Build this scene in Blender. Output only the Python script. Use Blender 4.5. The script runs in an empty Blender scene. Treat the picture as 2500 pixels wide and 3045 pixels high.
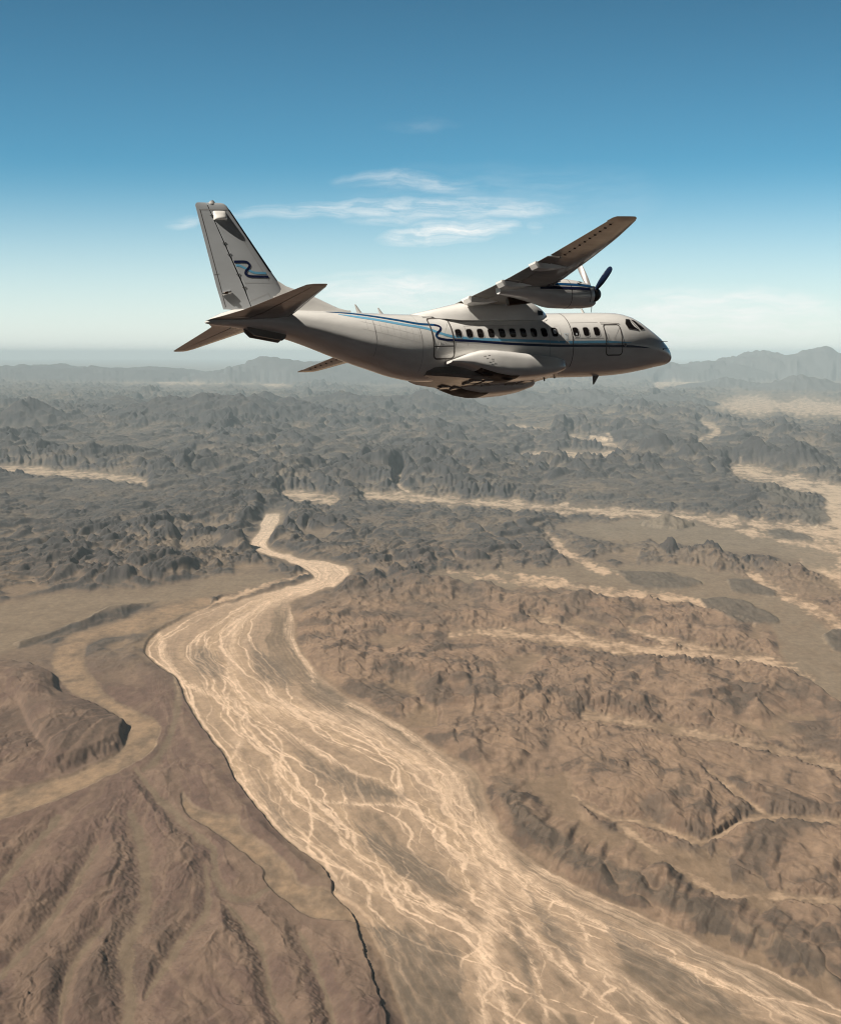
import bpy, bmesh, math, random
import numpy as np
from mathutils import Matrix, Vector

# ------------------------------------------------------------------ camera, world, sun
scene = bpy.context.scene
C = scene.collection
H = 1500.0                      # metres above the desert floor
FPX, PW, PH = 5000.0, 2500.0, 3045.0
V0 = 1050.0                     # level of the true horizon in the photograph
NCOL, ROWK = 1150, 1.0           # fineness of the terrain grid
HAZE = 0.85e-5
PITCH = math.atan((PH/2 - V0)/FPX)
cam_data = bpy.data.cameras.new('camera')
cam = bpy.data.objects.new('camera', cam_data); C.objects.link(cam)
cam.location = (0, 0, H)
cam.rotation_euler = (math.pi/2 - PITCH, 0, 0)
cam_data.sensor_fit = 'VERTICAL'
cam_data.sensor_height = 36.0
cam_data.lens = 36.0*FPX/PH
cam_data.clip_start = 1.0
cam_data.clip_end = 900000.0
scene.camera = cam

# the aircraft's attitude (x forward, y right, z up  ->  camera right, down, depth)
RA = np.array([[0.86413, 0.48815, -0.12246], [-0.06706, -0.12948, -0.98931], [0.49879, -0.86310, 0.07915]])
TA = np.array([10.614, -7.278, 72.564])
cp, sp = math.cos(PITCH), math.sin(PITCH)
CW = np.array([[1, 0, 0], [0, -sp, cp], [0, -cp, -sp]])      # camera (right, down, depth) -> world
S_AC = np.array([-0.70, 0.135, 0.70]); S_AC /= np.linalg.norm(S_AC)
SUN = CW @ (RA @ S_AC)                                       # towards the sun, world
SUN /= np.linalg.norm(SUN)
sun_el = math.asin(SUN[2]); sun_az = math.atan2(SUN[0], SUN[1])

sd = bpy.data.lights.new('sun', 'SUN'); sd.energy = 5.0; sd.angle = math.radians(0.5); sd.color = (1.0, 0.93, 0.82)
sun = bpy.data.objects.new('sun', sd); C.objects.link(sun)
sun.rotation_euler = Vector(SUN).to_track_quat('Z', 'Y').to_euler()

world = bpy.data.worlds.new('World'); scene.world = world
world.use_nodes = True
wt = world.node_tree; wt.nodes.clear()
def N(tree, typ, **kw):
    n = tree.nodes.new(typ)
    for k, v in kw.items():
        if k == 'ins':
            for i, val in v.items(): n.inputs[i].default_value = val
        else: setattr(n, k, v)
    return n
def lk(tree, a, b): tree.links.new(a, b)
def math_n(tree, op, a, b=None, clamp=False):
    n = tree.nodes.new('ShaderNodeMath'); n.operation = op; n.use_clamp = clamp
    for i, x in enumerate((a, b)):
        if x is None: continue
        if isinstance(x, (int, float)): n.inputs[i].default_value = x
        else: tree.links.new(x, n.inputs[i])
    return n.outputs[0]

def build_sky():
    t = wt
    tc = N(t, 'ShaderNodeTexCoord')
    mp = N(t, 'ShaderNodeMapping', ins={'Scale': (1, 1, 2.0)})
    lk(t, tc.outputs['Generated'], mp.inputs['Vector'])
    nrm = N(t, 'ShaderNodeVectorMath', operation='NORMALIZE'); lk(t, mp.outputs[0], nrm.inputs[0])
    sky = N(t, 'ShaderNodeTexSky', sky_type='NISHITA', sun_disc=False, sun_elevation=sun_el, sun_rotation=sun_az,
            altitude=1500, air_density=1.0, dust_density=1.3, ozone_density=1.6)
    lk(t, nrm.outputs[0], sky.inputs['Vector'])
    grade = N(t, 'ShaderNodeMix', data_type='RGBA', blend_type='MULTIPLY')
    grade.inputs[0].default_value = 1.0
    grade.inputs[7].default_value = (0.50, 1.03, 1.0, 1)
    lk(t, sky.outputs[0], grade.inputs[6])
    # whiter air low down
    sepz = N(t, 'ShaderNodeSeparateXYZ'); lk(t, tc.outputs['Generated'], sepz.inputs[0])
    lowf = N(t, 'ShaderNodeMapRange', interpolation_type='SMOOTHSTEP', ins={1: -.02, 2: .115, 3: .95, 4: 0.0}); lk(t, sepz.outputs[2], lowf.inputs[0])
    pale = N(t, 'ShaderNodeMix', data_type='RGBA'); lk(t, lowf.outputs[0], pale.inputs[0]); lk(t, grade.outputs[2], pale.inputs[6]); pale.inputs[7].default_value = (7.9, 8.0, 7.5, 1)
    # cirrus: thin high streaks, laid out by azimuth and elevation
    sep = N(t, 'ShaderNodeSeparateXYZ'); lk(t, tc.outputs['Generated'], sep.inputs[0])
    az = math_n(t, 'ARCTAN2', sep.outputs[0], sep.outputs[1])
    el = math_n(t, 'ARCSINE', sep.outputs[2])
    cmb = N(t, 'ShaderNodeCombineXYZ'); lk(t, az, cmb.inputs[0]); lk(t, el, cmb.inputs[1])
    warp = N(t, 'ShaderNodeTexNoise', ins={'Scale': 22.0, 'Detail': 3.0}); lk(t, cmb.outputs[0], warp.inputs['Vector'])
    wsub = N(t, 'ShaderNodeVectorMath', operation='SUBTRACT'); lk(t, warp.outputs['Color'], wsub.inputs[0]); wsub.inputs[1].default_value = (.5, .5, .5)
    wsc = N(t, 'ShaderNodeVectorMath', operation='MULTIPLY'); lk(t, wsub.outputs[0], wsc.inputs[0]); wsc.inputs[1].default_value = (.06, .014, 0)
    wadd = N(t, 'ShaderNodeVectorMath', operation='ADD'); lk(t, cmb.outputs[0], wadd.inputs[0]); lk(t, wsc.outputs[0], wadd.inputs[1])
    s2 = N(t, 'ShaderNodeSeparateXYZ'); lk(t, wadd.outputs[0], s2.inputs[0])
    st = N(t, 'ShaderNodeMapping', ins={'Scale': (26, 170, 1), 'Rotation': (0, 0, 0.06)}); lk(t, wadd.outputs[0], st.inputs['Vector'])
    n1 = N(t, 'ShaderNodeTexNoise', ins={'Scale': 1.0, 'Detail': 9.0, 'Roughness': .66}); lk(t, st.outputs[0], n1.inputs['Vector'])
    wisp = N(t, 'ShaderNodeMapRange', ins={1: .40, 2: .68, 3: 0, 4: 1}); lk(t, n1.outputs[0], wisp.inputs[0])
    total = None
    def ang(u, v):
        x, y, z = (u-PW/2)/FPX, (v-PH/2)/FPX, 1.0
        w = CW @ np.array([x, y, z]); w /= np.linalg.norm(w)
        return math.atan2(w[0], w[1]), math.asin(w[2])
    # centre and half axes in photograph pixels, strength
    for (u, v, a, b, tilt, k) in CLOUDS:
        ca, ce = ang(u, v)
        dx = math_n(t, 'SUBTRACT', s2.outputs[0], ca); dy = math_n(t, 'SUBTRACT', s2.outputs[1], ce)
        dy = math_n(t, 'SUBTRACT', dy, math_n(t, 'MULTIPLY', dx, tilt))
        ex = math_n(t, 'POWER', math_n(t, 'MULTIPLY', math_n(t, 'ABSOLUTE', dx), FPX/a), 2.0)
        ey = math_n(t, 'POWER', math_n(t, 'MULTIPLY', math_n(t, 'ABSOLUTE', dy), FPX/b), 2.0)
        g = math_n(t, 'MULTIPLY', math_n(t, 'SUBTRACT', 1.0, math_n(t, 'ADD', ex, ey), clamp=True), k)
        total = g if total is None else math_n(t, 'MAXIMUM', total, g)
    cl = math_n(t, 'MULTIPLY', total, math_n(t, 'ADD', math_n(t, 'MULTIPLY', wisp.outputs[0], .85), .15), clamp=True)
    mix = N(t, 'ShaderNodeMix', data_type='RGBA'); lk(t, cl, mix.inputs[0])
    lk(t, pale.outputs[2], mix.inputs[6]); mix.inputs[7].default_value = (8.2, 8.3, 8.1, 1)
    # sky dimmed overhead and behind the camera to cut fill on the aeroplane
    dp = N(t, 'ShaderNodeMapRange', interpolation_type='SMOOTHSTEP', ins={1: .07, 2: .5, 3: 1.0, 4: .12}); lk(t, sep.outputs[2], dp.inputs[0])
    dm = N(t, 'ShaderNodeMix', data_type='RGBA', blend_type='MULTIPLY'); dm.inputs[0].default_value = 1.0
    back = N(t, 'ShaderNodeMapRange', interpolation_type='SMOOTHSTEP', ins={1: .1, 2: .75, 3: .07, 4: 1.0}); lk(t, sep.outputs[1], back.inputs[0])
    lk(t, mix.outputs[2], dm.inputs[6]); lk(t, math_n(t, 'MULTIPLY', dp.outputs[0], back.outputs[0]), dm.inputs[7])
    bg = N(t, 'ShaderNodeBackground', ins={'Strength': 0.088}); lk(t, dm.outputs[2], bg.inputs['Color'])
    out = N(t, 'ShaderNodeOutputWorld'); lk(t, bg.outputs[0], out.inputs['Surface'])
CLOUDS = [(1220, 545, 230, 34, -.05, .55), (1150, 618, 480, 26, .06, .75), (1420, 622, 330, 34, .03, .8), (1310, 690, 215, 40, .10, 1.25), (1000, 612, 260, 20, .05, .8),
          (1150, 655, 170, 20, .0, .4), (1580, 675, 50, 22, 0, .35), (1170, 868, 330, 62, 0, 1.0), (580, 660, 70, 22, 0, .5),
          (1250, 365, 130, 30, 0, .12), (2150, 930, 480, 80, -.02, 1.0), (1950, 975, 700, 60, 0, .8), (1500, 590, 500, 120, 0, .12)]
build_sky()

scene.view_settings.view_transform = 'Standard'
scene.view_settings.look = 'None'
scene.view_settings.exposure = 0.45
scene.view_settings.gamma = 1.0
scene.cycles.use_denoising = True
try: scene.cycles.denoiser = 'OPENIMAGEDENOISE'
except Exception: pass
scene.cycles.filter_width = 1.1
scene.cycles.max_bounces = 6
scene.cycles.volume_bounces = 1
# ------------------------------------------------------------------ the desert
F4 = np.float32
rng = np.random.default_rng(11)
NT = 1024
_perm = rng.permutation(NT).astype(np.int32)
_ga = rng.uniform(0, 2*np.pi, NT).astype(F4); _gx = np.cos(_ga); _gy = np.sin(_ga)
_hx = rng.uniform(-.5, .5, NT).astype(F4); _hy = rng.uniform(-.5, .5, NT).astype(F4)
def _hash(ix, iy): return _perm[(_perm[ix & (NT-1)]+iy) & (NT-1)]
def gnoise(x, y, seed=0):
    """gradient noise and its derivatives"""
    x = x+F4(seed*17.31); y = y-F4(seed*9.77)
    fx = np.floor(x); fy = np.floor(y); ix = fx.astype(np.int32); iy = fy.astype(np.int32); u = x-fx; v = y-fy
    su = u*u*u*(u*(u*6-15)+10); sv = v*v*v*(v*(v*6-15)+10); du = 30*u*u*(u*(u-2)+1); dv = 30*v*v*(v*(v-2)+1)
    h00 = _hash(ix, iy); h10 = _hash(ix+1, iy); h01 = _hash(ix, iy+1); h11 = _hash(ix+1, iy+1)
    a = _gx[h00]*u+_gy[h00]*v; b = _gx[h10]*(u-1)+_gy[h10]*v; c = _gx[h01]*u+_gy[h01]*(v-1); d = _gx[h11]*(u-1)+_gy[h11]*(v-1)
    k = a-b-c+d
    val = a+su*(b-a)+sv*(c-a)+su*sv*k
    gx = _gx[h00]+su*(_gx[h10]-_gx[h00])+sv*(_gx[h01]-_gx[h00])+su*sv*(_gx[h00]-_gx[h10]-_gx[h01]+_gx[h11])+du*((b-a)+sv*k)
    gy = _gy[h00]+su*(_gy[h10]-_gy[h00])+sv*(_gy[h01]-_gy[h00])+su*sv*(_gy[h00]-_gy[h10]-_gy[h01]+_gy[h11])+dv*((c-a)+su*k)
    return val*1.4, gx*1.4, gy*1.4
def fbm(x, y, o, seed=0, gain=.5, lac=2.03):
    v = 0; gx = 0; gy = 0; a = 1.0; f = 1.0
    for i in range(o):
        n, dx, dy = gnoise(x*F4(f), y*F4(f), seed+i*3); v = v+a*n; gx = gx+a*f*dx; gy = gy+a*f*dy; a *= gain; f *= lac
    return v, gx, gy
def gully(x, y, dx, dy, seed=0):
    """stripes that run down the slope (dx, dy): value and derivatives"""
    fx = np.floor(x); fy = np.floor(y); ix = fx.astype(np.int32); iy = fy.astype(np.int32); u = x-fx; v = y-fy
    s = -dy*F4(6.2832); t = dx*F4(6.2832)
    va = np.zeros_like(x); ca = np.zeros_like(x); wt_ = np.zeros_like(x)
    for i in (-1, 0, 1):
        for j in (-1, 0, 1):
            h = _hash(ix+i+seed*13, iy+j+seed*29)
            px = u-i-F4(.5)-_hx[h]*F4(.8); py = v-j-F4(.5)-_hy[h]*F4(.8)
            w = np.exp(-(px*px+py*py)*F4(2.4)); ph = px*s+py*t
            va += np.cos(ph)*w; ca -= np.sin(ph)*w; wt_ += w
    va /= wt_; ca /= wt_
    return va, ca*s, ca*t
def sstep(a, b, x): t = np.clip((x-a)/(b-a), 0, 1); return t*t*(3-2*t)

# ---- the grid: rings of growing radius round the point below the camera
K = 0.44                                            # relief is drawn out along the line of view
fine = np.linspace(-17.2, 17.2, NCOL)
azs = np.radians(np.r_[np.linspace(-180, -50, 14)[:-1], np.linspace(-50, -17.2, 34)[:-1], fine, np.linspace(17.2, 50, 34)[1:], np.linspace(50, 180, 14)[1:]])
vv = np.r_[np.linspace(1068.6, 1110, 70)[:-1], np.arange(1110, 1330, .62*ROWK), np.arange(1330, 1720, .95*ROWK), np.arange(1720, 3330, 1.75*ROWK), np.geomspace(3340, 60000, 26)]
dist = H*FPX/(vv-V0)
nr, nc = len(dist), len(azs)
AZ, DI = np.meshgrid(azs, dist)
X = (DI*np.sin(AZ)).astype(F4); Y = (DI*np.cos(AZ)).astype(F4)
shape = X.shape; X = X.ravel(); Y = Y.ravel()
# where a point of the flat floor lies on the photograph, in 1736ths of its width (used to lay out the map below)
zc_ = Y*F4(cp)+F4(H*sp); ok = zc_ > 50
zs = np.where(ok, zc_, 50)
DU = np.where(ok, (PW/2+FPX*X/zs)/1.44, 868+X/np.maximum(np.hypot(X, Y), 1)*3000).astype(F4)
DV = np.where(ok, (PH/2+FPX*(H*cp-Y*sp)/zs)/1.44, 4000).astype(F4)
DV = np.where(Y < 0, 4000, DV)
DR = np.hypot(X, Y)
spc = DR/F4(FPX)*F4(1.5)                            # size of a grid cell across, metres

def polydist(pts, closed=False, R_=160):
    """distance on the map to a polyline, with the parameter along it"""
    p = np.array(pts, float)
    if closed: p = np.vstack([p, p[:1]])
    d2 = np.full(X.shape, 1e9, F4); s = np.zeros(X.shape, F4)
    L = 0.0
    tot = np.sum(np.hypot(*np.diff(p, axis=0).T))
    sel = np.where((DU > p[:, 0].min()-R_) & (DU < p[:, 0].max()+R_) & (DV > p[:, 1].min()-R_) & (DV < p[:, 1].max()+R_))[0]
    if len(sel) == 0: return np.sqrt(d2), s
    u = DU[sel]; v = DV[sel]; dd = np.full(u.shape, 1e9, F4); sv = np.zeros(u.shape, F4)
    for i in range(len(p)-1):
        ax, ay = p[i]; bx, by = p[i+1]-p[i]; l2 = bx*bx+by*by+1e-9
        t = np.clip(((u-ax)*bx+(v-ay)*by)/l2, 0, 1); q = (u-ax-t*bx)**2+(v-ay-t*by)**2
        b = q < dd; dd[b] = q[b]; sv[b] = (L+t[b]*math.sqrt(l2)); L += math.sqrt(l2)
    d2[sel] = dd; s[sel] = sv
    return np.sqrt(d2), s
def crom(pts, k=6):
    p = np.array(pts, float); out = []
    for i in range(len(p)-1):
        p0, p1, p2, p3 = p[max(0, i-1)], p[i], p[i+1], p[min(len(p)-1, i+2)]
        for j in range(k):
            u = j/k; out.append(.5*(2*p1+(p2-p0)*u+(2*p0-5*p1+4*p2-p3)*u*u+(-p0+3*p1-3*p2+p3)*u**3))
    out.append(p[-1]); return np.array(out)
def inside(poly):
    p = np.array(poly, float)
    sel = np.where((DU > p[:, 0].min()) & (DU < p[:, 0].max()) & (DV > p[:, 1].min()) & (DV < p[:, 1].max()))[0]
    r = np.zeros(X.shape, bool); u = DU[sel]; v = DV[sel]; c = np.zeros(u.shape, bool); j = len(p)-1
    for i in range(len(p)):
        yi, yj = p[i, 1], p[j, 1]
        if yi != yj:
            c ^= ((yi > v) != (yj > v)) & (u < (p[j, 0]-p[i, 0])*(v-yi)/(yj-yi)+p[i, 0])
        j = i
    r[sel] = c; return r
def sdf(poly, k=4):
    """signed distance to a smooth outline, negative inside"""
    p = crom(list(poly)+[poly[0]], k)
    d, _ = polydist(p); r = inside(p); return np.where(r, -d, d)
# map wobble so that hand-drawn outlines get natural edges
xv = X*F4(.001); yv = Y*F4(.001*K)
w1, _, _ = fbm(xv*3.1, yv*3.1, 3, 40); w2, _, _ = fbm(xv*3.1, yv*3.1, 3, 60)
DU0, DV0 = DU, DV
wobs = np.clip((DV-760)/400, 0.1, 1)
w3, _, _ = fbm(DU0*F4(1/38), DV0*F4(1/26), 3, 71); w4, _, _ = fbm(DU0*F4(1/38), DV0*F4(1/26), 3, 83)
wobs2 = wobs*np.interp(DV0, [1230, 1330], [1, .55]).astype(F4)
DU = DU0+w3*7*wobs2; DV = DV0+w4*4*wobs2

LEFT = [(552, 1062), (540, 1085), (519, 1125), (548, 1146), (612, 1166), (646, 1185), (632, 1201), (560, 1222), (490, 1240), (430, 1257), (380, 1278), (332, 1305), (303, 1335), (306, 1356), (340, 1382), (370, 1405), (382, 1440), (402, 1478), (440, 1530), (470, 1566), (482, 1602), (512, 1642), (560, 1702), (620, 1757), (670, 1792), (690, 1830), (692, 1850), (740, 1900), (778, 1955), (805, 2020), (838, 2114), (880, 2250), (930, 2400)]
RIGHT = [(2400, 2400), (1980, 2220), (1736, 2085), (1600, 2008), (1500, 1972), (1400, 1924), (1290, 1876), (1200, 1836), (1120, 1790), (1046, 1735), (1021, 1690), (1000, 1642), (986, 1602), (960, 1580), (900, 1545), (820, 1492), (760, 1458), (715, 1436), (660, 1396), (640, 1370), (608, 1322), (613, 1300), (600, 1262), (606, 1242), (640, 1226), (690, 1211), (722, 1186), (715, 1169), (640, 1154), (578, 1142), (550, 1121), (572, 1086), (578, 1062)]
riv = sdf(LEFT+RIGHT)
dl, sl = polydist(crom(LEFT, 3), R_=1400); dr, _ = polydist(crom(RIGHT, 3), R_=1400)
# washes: (outline points, half width)
WASH = [([(0, 966), (120, 976), (280, 990), (300, 998)], 6), ([(590, 1018), (640, 1027), (690, 1031), (650, 1040)], 8), ([(760, 1022), (850, 1028), (1100, 1046), (1400, 1066), (1600, 1086), (1760, 1112)], 8),
    ([(828, 978), (820, 1000), (866, 1030)], 5), ([(1520, 968), (1600, 988), (1690, 1008), (1740, 1030)], 9), ([(1740, 1030), (1725, 1060), (1740, 1110), (1745, 1190)], 24), ([(1600, 990), (1700, 1004), (1790, 1012)], 11), ([(1640, 1088), (1690, 1120), (1750, 1150)], 9), ([(1420, 1068), (1520, 1092), (1640, 1120), (1720, 1135)], 6), ([(1050, 878), (1130, 888)], 3), ([(1180, 902), (1262, 916), (1275, 930), (1230, 940), (1080, 938)], 6),
    ([(1480, 836), (1600, 838), (1760, 846)], 14), ([(1360, 792), (1480, 786), (1736, 780)], 6), ([(60, 775), (180, 779), (330, 785), (460, 790)], 6), ([(480, 786), (600, 796)], 4), ([(700, 786), (820, 792)], 3), ([(1450, 870), (1480, 890), (1440, 910)], 5),
    ([(300, 1345), (420, 1258), (470, 1235), (560, 1205), (632, 1184)], 4),
    ([(930, 1312), (1010, 1306), (1170, 1322), (1350, 1345), (1560, 1362), (1680, 1400)], 9), ([(1090, 1270), (1180, 1300), (1250, 1340), (1320, 1346)], 6), ([(1300, 1300), (1400, 1330), (1520, 1350), (1640, 1370)], 7),
    ([(1210, 1478), (1290, 1490), (1500, 1528), (1640, 1560), (1780, 1600)], 7), ([(1180, 1640), (1260, 1690), (1340, 1700), (1450, 1740), (1560, 1690), (1760, 1700)], 4), ([(1280, 1705), (1400, 1790), (1500, 1850), (1600, 1850), (1780, 1870)], 6), ([(1460, 1590), (1560, 1670), (1600, 1700)], 4),
    ([(1545, 1185), (1620, 1230), (1700, 1270), (1780, 1330)], 9), ([(1040, 1180), (1240, 1220), (1420, 1240), (1560, 1290)], 8), ([(1130, 1100), (1180, 1150), (1280, 1190)], 7), ([(920, 1180), (1060, 1200), (1160, 1210)], 6),
    ([(280, 1590), (330, 1650), (400, 1720), (440, 1760), (445, 1810), (470, 1850), (520, 1855), (560, 1835)], 4),
    ([(355, 1385), (368, 1440), (360, 1500), (330, 1560), (300, 1590)], 4),
    ([(250, 2200), (270, 2080), (262, 1960), (300, 1880), (295, 1760), (270, 1680)], 8), ([(300, 2060), (380, 1940), (430, 1880), (425, 1790)], 4), ([(0, 2020), (90, 1920), (150, 1840), (200, 1750)], 3), ([(120, 2120), (150, 2000), (210, 1920)], 3),
    ([(470, 1870), (540, 1960), (560, 2060), (600, 2150)], 4), ([(620, 1930), (660, 2020), (700, 2150)], 4), ([(0, 1830), (60, 1760), (120, 1690)], 4)]
wash = np.full(X.shape, 1e3, F4)
for pts, hw in WASH:
    pc = crom(pts, 5); d, s_ = polydist(pc); L_ = float(np.sum(np.hypot(*np.diff(pc, axis=0).T)))
    q = np.where(d < 120)[0]; sq = s_[q]; e_ = np.clip(np.minimum(sq, L_-sq)/(.16*L_+8), 0, 1) if pts[0][0] > 10 and pts[-1][0] < 1730 else np.ones(len(q))
    wn, _, _ = gnoise((sq/max(34., hw*4)).astype(F4), np.full(len(q), hw*1.7+pts[0][0]*.013, F4), 63); wn2, _, _ = gnoise((DU0[q]/9).astype(F4), (DV0[q]/5).astype(F4), 64)
    hv = hw*np.clip(1.0+1.0*wn, .3, 2.0)*(.35+.65*e_)
    wash[q] = np.minimum(wash[q], (d[q]-hv+wn2*hw*.7)/max(hw, 5.0)*10)
SIDE1 = [(0, 1640), (120, 1612), (230, 1566), (262, 1530), (266, 1496), (205, 1452), (140, 1422), (112, 1380), (118, 1340), (160, 1310), (240, 1290), (310, 1262), (380, 1246), (420, 1236), (428, 1248), (360, 1276), (300, 1305), (230, 1310), (170, 1340), (190, 1400), (240, 1450), (320, 1490), (325, 1520), (300, 1560), (230, 1598), (120, 1650), (0, 1692), (-200, 1760), (-200, 1690)]
SIDE2 = [(380, 1640), (400, 1668), (452, 1686), (490, 1690), (500, 1715), (560, 1760), (600, 1800), (622, 1830), (690, 1850), (740, 1880), (770, 1915), (740, 1912), (640, 1892), (590, 1860), (550, 1820), (545, 1796), (470, 1735), (400, 1690), (378, 1668)]
PLAIN = [(-200, 1300), (60, 1235), (200, 1222), (330, 1215), (470, 1190), (560, 1185), (600, 1192), (540, 1210), (440, 1230), (330, 1245), (180, 1285), (60, 1330), (-200, 1400)]
SAGE = [(1290, 1210), (1440, 1180), (1520, 1192), (1560, 1215), (1640, 1240), (1736, 1320), (1900, 1400), (1900, 1560), (1736, 1452), (1650, 1400), (1610, 1345), (1600, 1300), (1540, 1268), (1400, 1240)]
sid = np.minimum(sdf(SIDE1), sdf(SIDE2)); pla = np.minimum(sdf(PLAIN), sdf(SAGE))
FLAT1 = [(880, 1186), (1060, 1172), (1250, 1168), (1450, 1172), (1560, 1205), (1500, 1225), (1300, 1222), (1050, 1212)]
FLAT2 = [(1150, 1092), (1300, 1078), (1450, 1082), (1600, 1098), (1760, 1120), (1760, 1190), (1600, 1150), (1400, 1122), (1250, 1112)]
pla = np.minimum(pla, np.minimum(sdf(FLAT1), sdf(FLAT2))+w3*9)
flat = np.minimum(np.minimum(riv, wash*F4(.9)), np.minimum(sid, pla))
DUW, DVW = DU, DV
DU, DV = DU0, DV0

def cells(x, y, seed=0):
    """separate pointed hills: high at each centre, falling to the lines halfway between"""
    fx = np.floor(x); fy = np.floor(y); ix = fx.astype(np.int32); iy = fy.astype(np.int32); u = x-fx; v = y-fy
    f1 = np.full(x.shape, 9, F4); f2 = np.full(x.shape, 9, F4); hh = np.zeros(x.shape, F4)
    for i in (-1, 0, 1):
        for j in (-1, 0, 1):
            k = _hash(ix+i+seed*13, iy+j+seed*29)
            px = u-i-F4(.5)-_hx[k]*F4(.95); py = v-j-F4(.5)-_hy[k]*F4(.95); d = np.sqrt(px*px+py*py)
            nw = d < f1; f2 = np.where(nw, f1, np.minimum(f2, d)); hh = np.where(nw, F4(.55)+_gx[k]*F4(.45), hh); f1 = np.where(nw, d, f1)
    return np.minimum(f2-f1, .9)*hh

# ---- heights: three kinds of hills, each eroded by gullies that follow its slopes
def hills(sel, lam, octs, bias, amp, glam, gocts, seed, gstr=.5, ridged=.0, gain=.5):
    x = xv[sel]*F4(1000/lam); y = yv[sel]*F4(1000/lam)
    wx, _, _ = gnoise(x*.6, y*.6, seed+50); wy, _, _ = gnoise(x*.6, y*.6, seed+55)
    x = x+wx*F4(.35); y = y+wy*F4(.35)
    h, gx, gy = fbm(x, y, octs, seed, gain)
    if ridged:
        r, rx, ry = gnoise(x*1.7, y*1.7, seed+9); s_ = np.where(r < 0, -1, 1); h = h+ridged*(1-2.2*np.abs(r)); gx = gx-ridged*2.2*1.7*s_*rx; gy = gy-ridged*2.2*1.7*s_*ry
    h = h+bias
    hp = np.maximum(h, 0); on = sstep(0, .25, h)
    z = np.where(h > 0, np.sqrt(h*h+.02)-.1, 0)
    # gullies
    gl = glam; a = gstr; g = 0; ddx = gx; ddy = gy
    for k in range(gocts):
        f = lam/gl
        n = np.sqrt(ddx*ddx+ddy*ddy)+1e-4; sc = np.minimum(n, 1.3)/n
        v, vx, vy = gully(x*F4(f), y*F4(f), ddx*sc, ddy*sc, seed+k)
        fade = np.clip((gl/(spc[sel]*F4(2.2))-1), 0, 1)
        g = g+a*v*fade; ddx = ddx+a*f*vx*fade*.45; ddy = ddy+a*f*vy*fade*.45
        a *= .5; gl *= .5
    z = z+g*on*sstep(0, .5, hp+.15)*.5
    return np.maximum(z, 0)*amp, on
ridge_near = sstep(0, 26, flat)                    # hills die out towards the flats
Z = np.zeros(X.shape, F4); rockm = np.zeros(X.shape, F4)
front = (Y > 0)
# weights of the kinds, read off the map
noiseb = w1*30
left_lo = sstep(-40, 40, 330+.62*(DVW-1290)-DUW+noiseb)*sstep(1320, 1440, DVW)            # south-west plateau
left_lo = np.maximum(left_lo, sstep(40, -20, DUW-(420+.45*(DVW-1500)))*sstep(1330, 1480, DVW)*(riv > 0))
rightz = sstep(1180, 1290, DVW+.05*(DUW-900)+noiseb*.7)*(1-left_lo)*(DUW > 450)
rugged = np.clip(1-left_lo-rightz, 0, 1)*sstep(4000, 3000, DV0)
A1 = np.interp(DVW, [745, 800, 860, 950, 1050, 1150, 1230, 1300], [120, 160, 205, 200, 165, 135, 85, 45]).astype(F4)
A1 = A1*np.where(DU0 > 1150, np.interp(DU0, [1150, 1400, 1736], [1, .8, .75]), 1)
B1 = np.interp(DVW, [745, 800, 870, 950, 1050, 1180, 1260], [.2, .4, .75, .8, .75, .6, .15]).astype(F4)
B1 = B1-np.where(DU0 > 1300, .35*sstep(1300, 1700, DU0)*sstep(860, 960, DVW), 0)
A0 = A1.copy(); nL, _, _ = fbm(xv*.32+7, yv*.32, 2, 141); A1 = A1*(.55+.95*sstep(-.45, .5, nL))
nearw = sstep(960, 1090, DVW+noiseb*.6)
for lam, wgt, amp, gl, sd_ in ((1050., 1-nearw, np.interp(DVW, [745, 800, 860, 950, 1050], [120, 135, 135, 118, 95]), 420., 3), (600., nearw, np.interp(DVW, [960, 1050, 1150, 1230, 1300], [98, 88, 72, 48, 25]), 220., 13)):
    sel = np.where((rugged*wgt > .02) & front)[0]
    z, on = hills(sel, lam, 4, B1[sel], 1.0, gl, 3, sd_, .30, .35, .50)
    wx, _, _ = fbm(xv[sel]*F4(1300/lam), yv[sel]*F4(1300/lam), 3, sd_+70); wy, _, _ = fbm(xv[sel]*F4(1300/lam), yv[sel]*F4(1300/lam), 3, sd_+80)
    cz = np.zeros(len(sel), F4)
    for q, (lc, am) in enumerate(((lam*.40, 1.0), (lam*.17, .38), (lam*.062, .17))):
        fade = np.clip(lc/(spc[sel]*F4(3.5))-.6, 0, 1)
        cz += am*fade*cells((xv[sel]*F4(.82)+yv[sel]*F4(.57))*F4(780/lc)+wx*F4(.9), (yv[sel]*F4(.82)-xv[sel]*F4(.57))*F4(1250/lc)+wy*F4(.9), sd_+q)
    z = z*F4(.62)+cz*on*F4(1.15); on = on*(.35+.65*sstep(.05, .24, cz))
    Z[sel] += (z*amp[sel]*sstep(750, 790, DVW[sel])*(A1[sel]/A0[sel])*(rugged*wgt)[sel]*sstep(0, 26, flat[sel])).astype(F4); rockm[sel] = np.maximum(rockm[sel], on*sstep(.0, .3, rugged[sel])*sstep(0, 9, flat[sel]))
sel = np.where((rightz > .02) & front)[0]
z, on = hills(sel, 430., 4, F4(.45), 1.0, 150., 3, 21, .24, .10, .40)
cz = np.zeros(len(sel), F4)
wx, _, _ = fbm(xv[sel]*5, yv[sel]*5, 3, 301); wy, _, _ = fbm(xv[sel]*5, yv[sel]*5, 3, 305)
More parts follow.
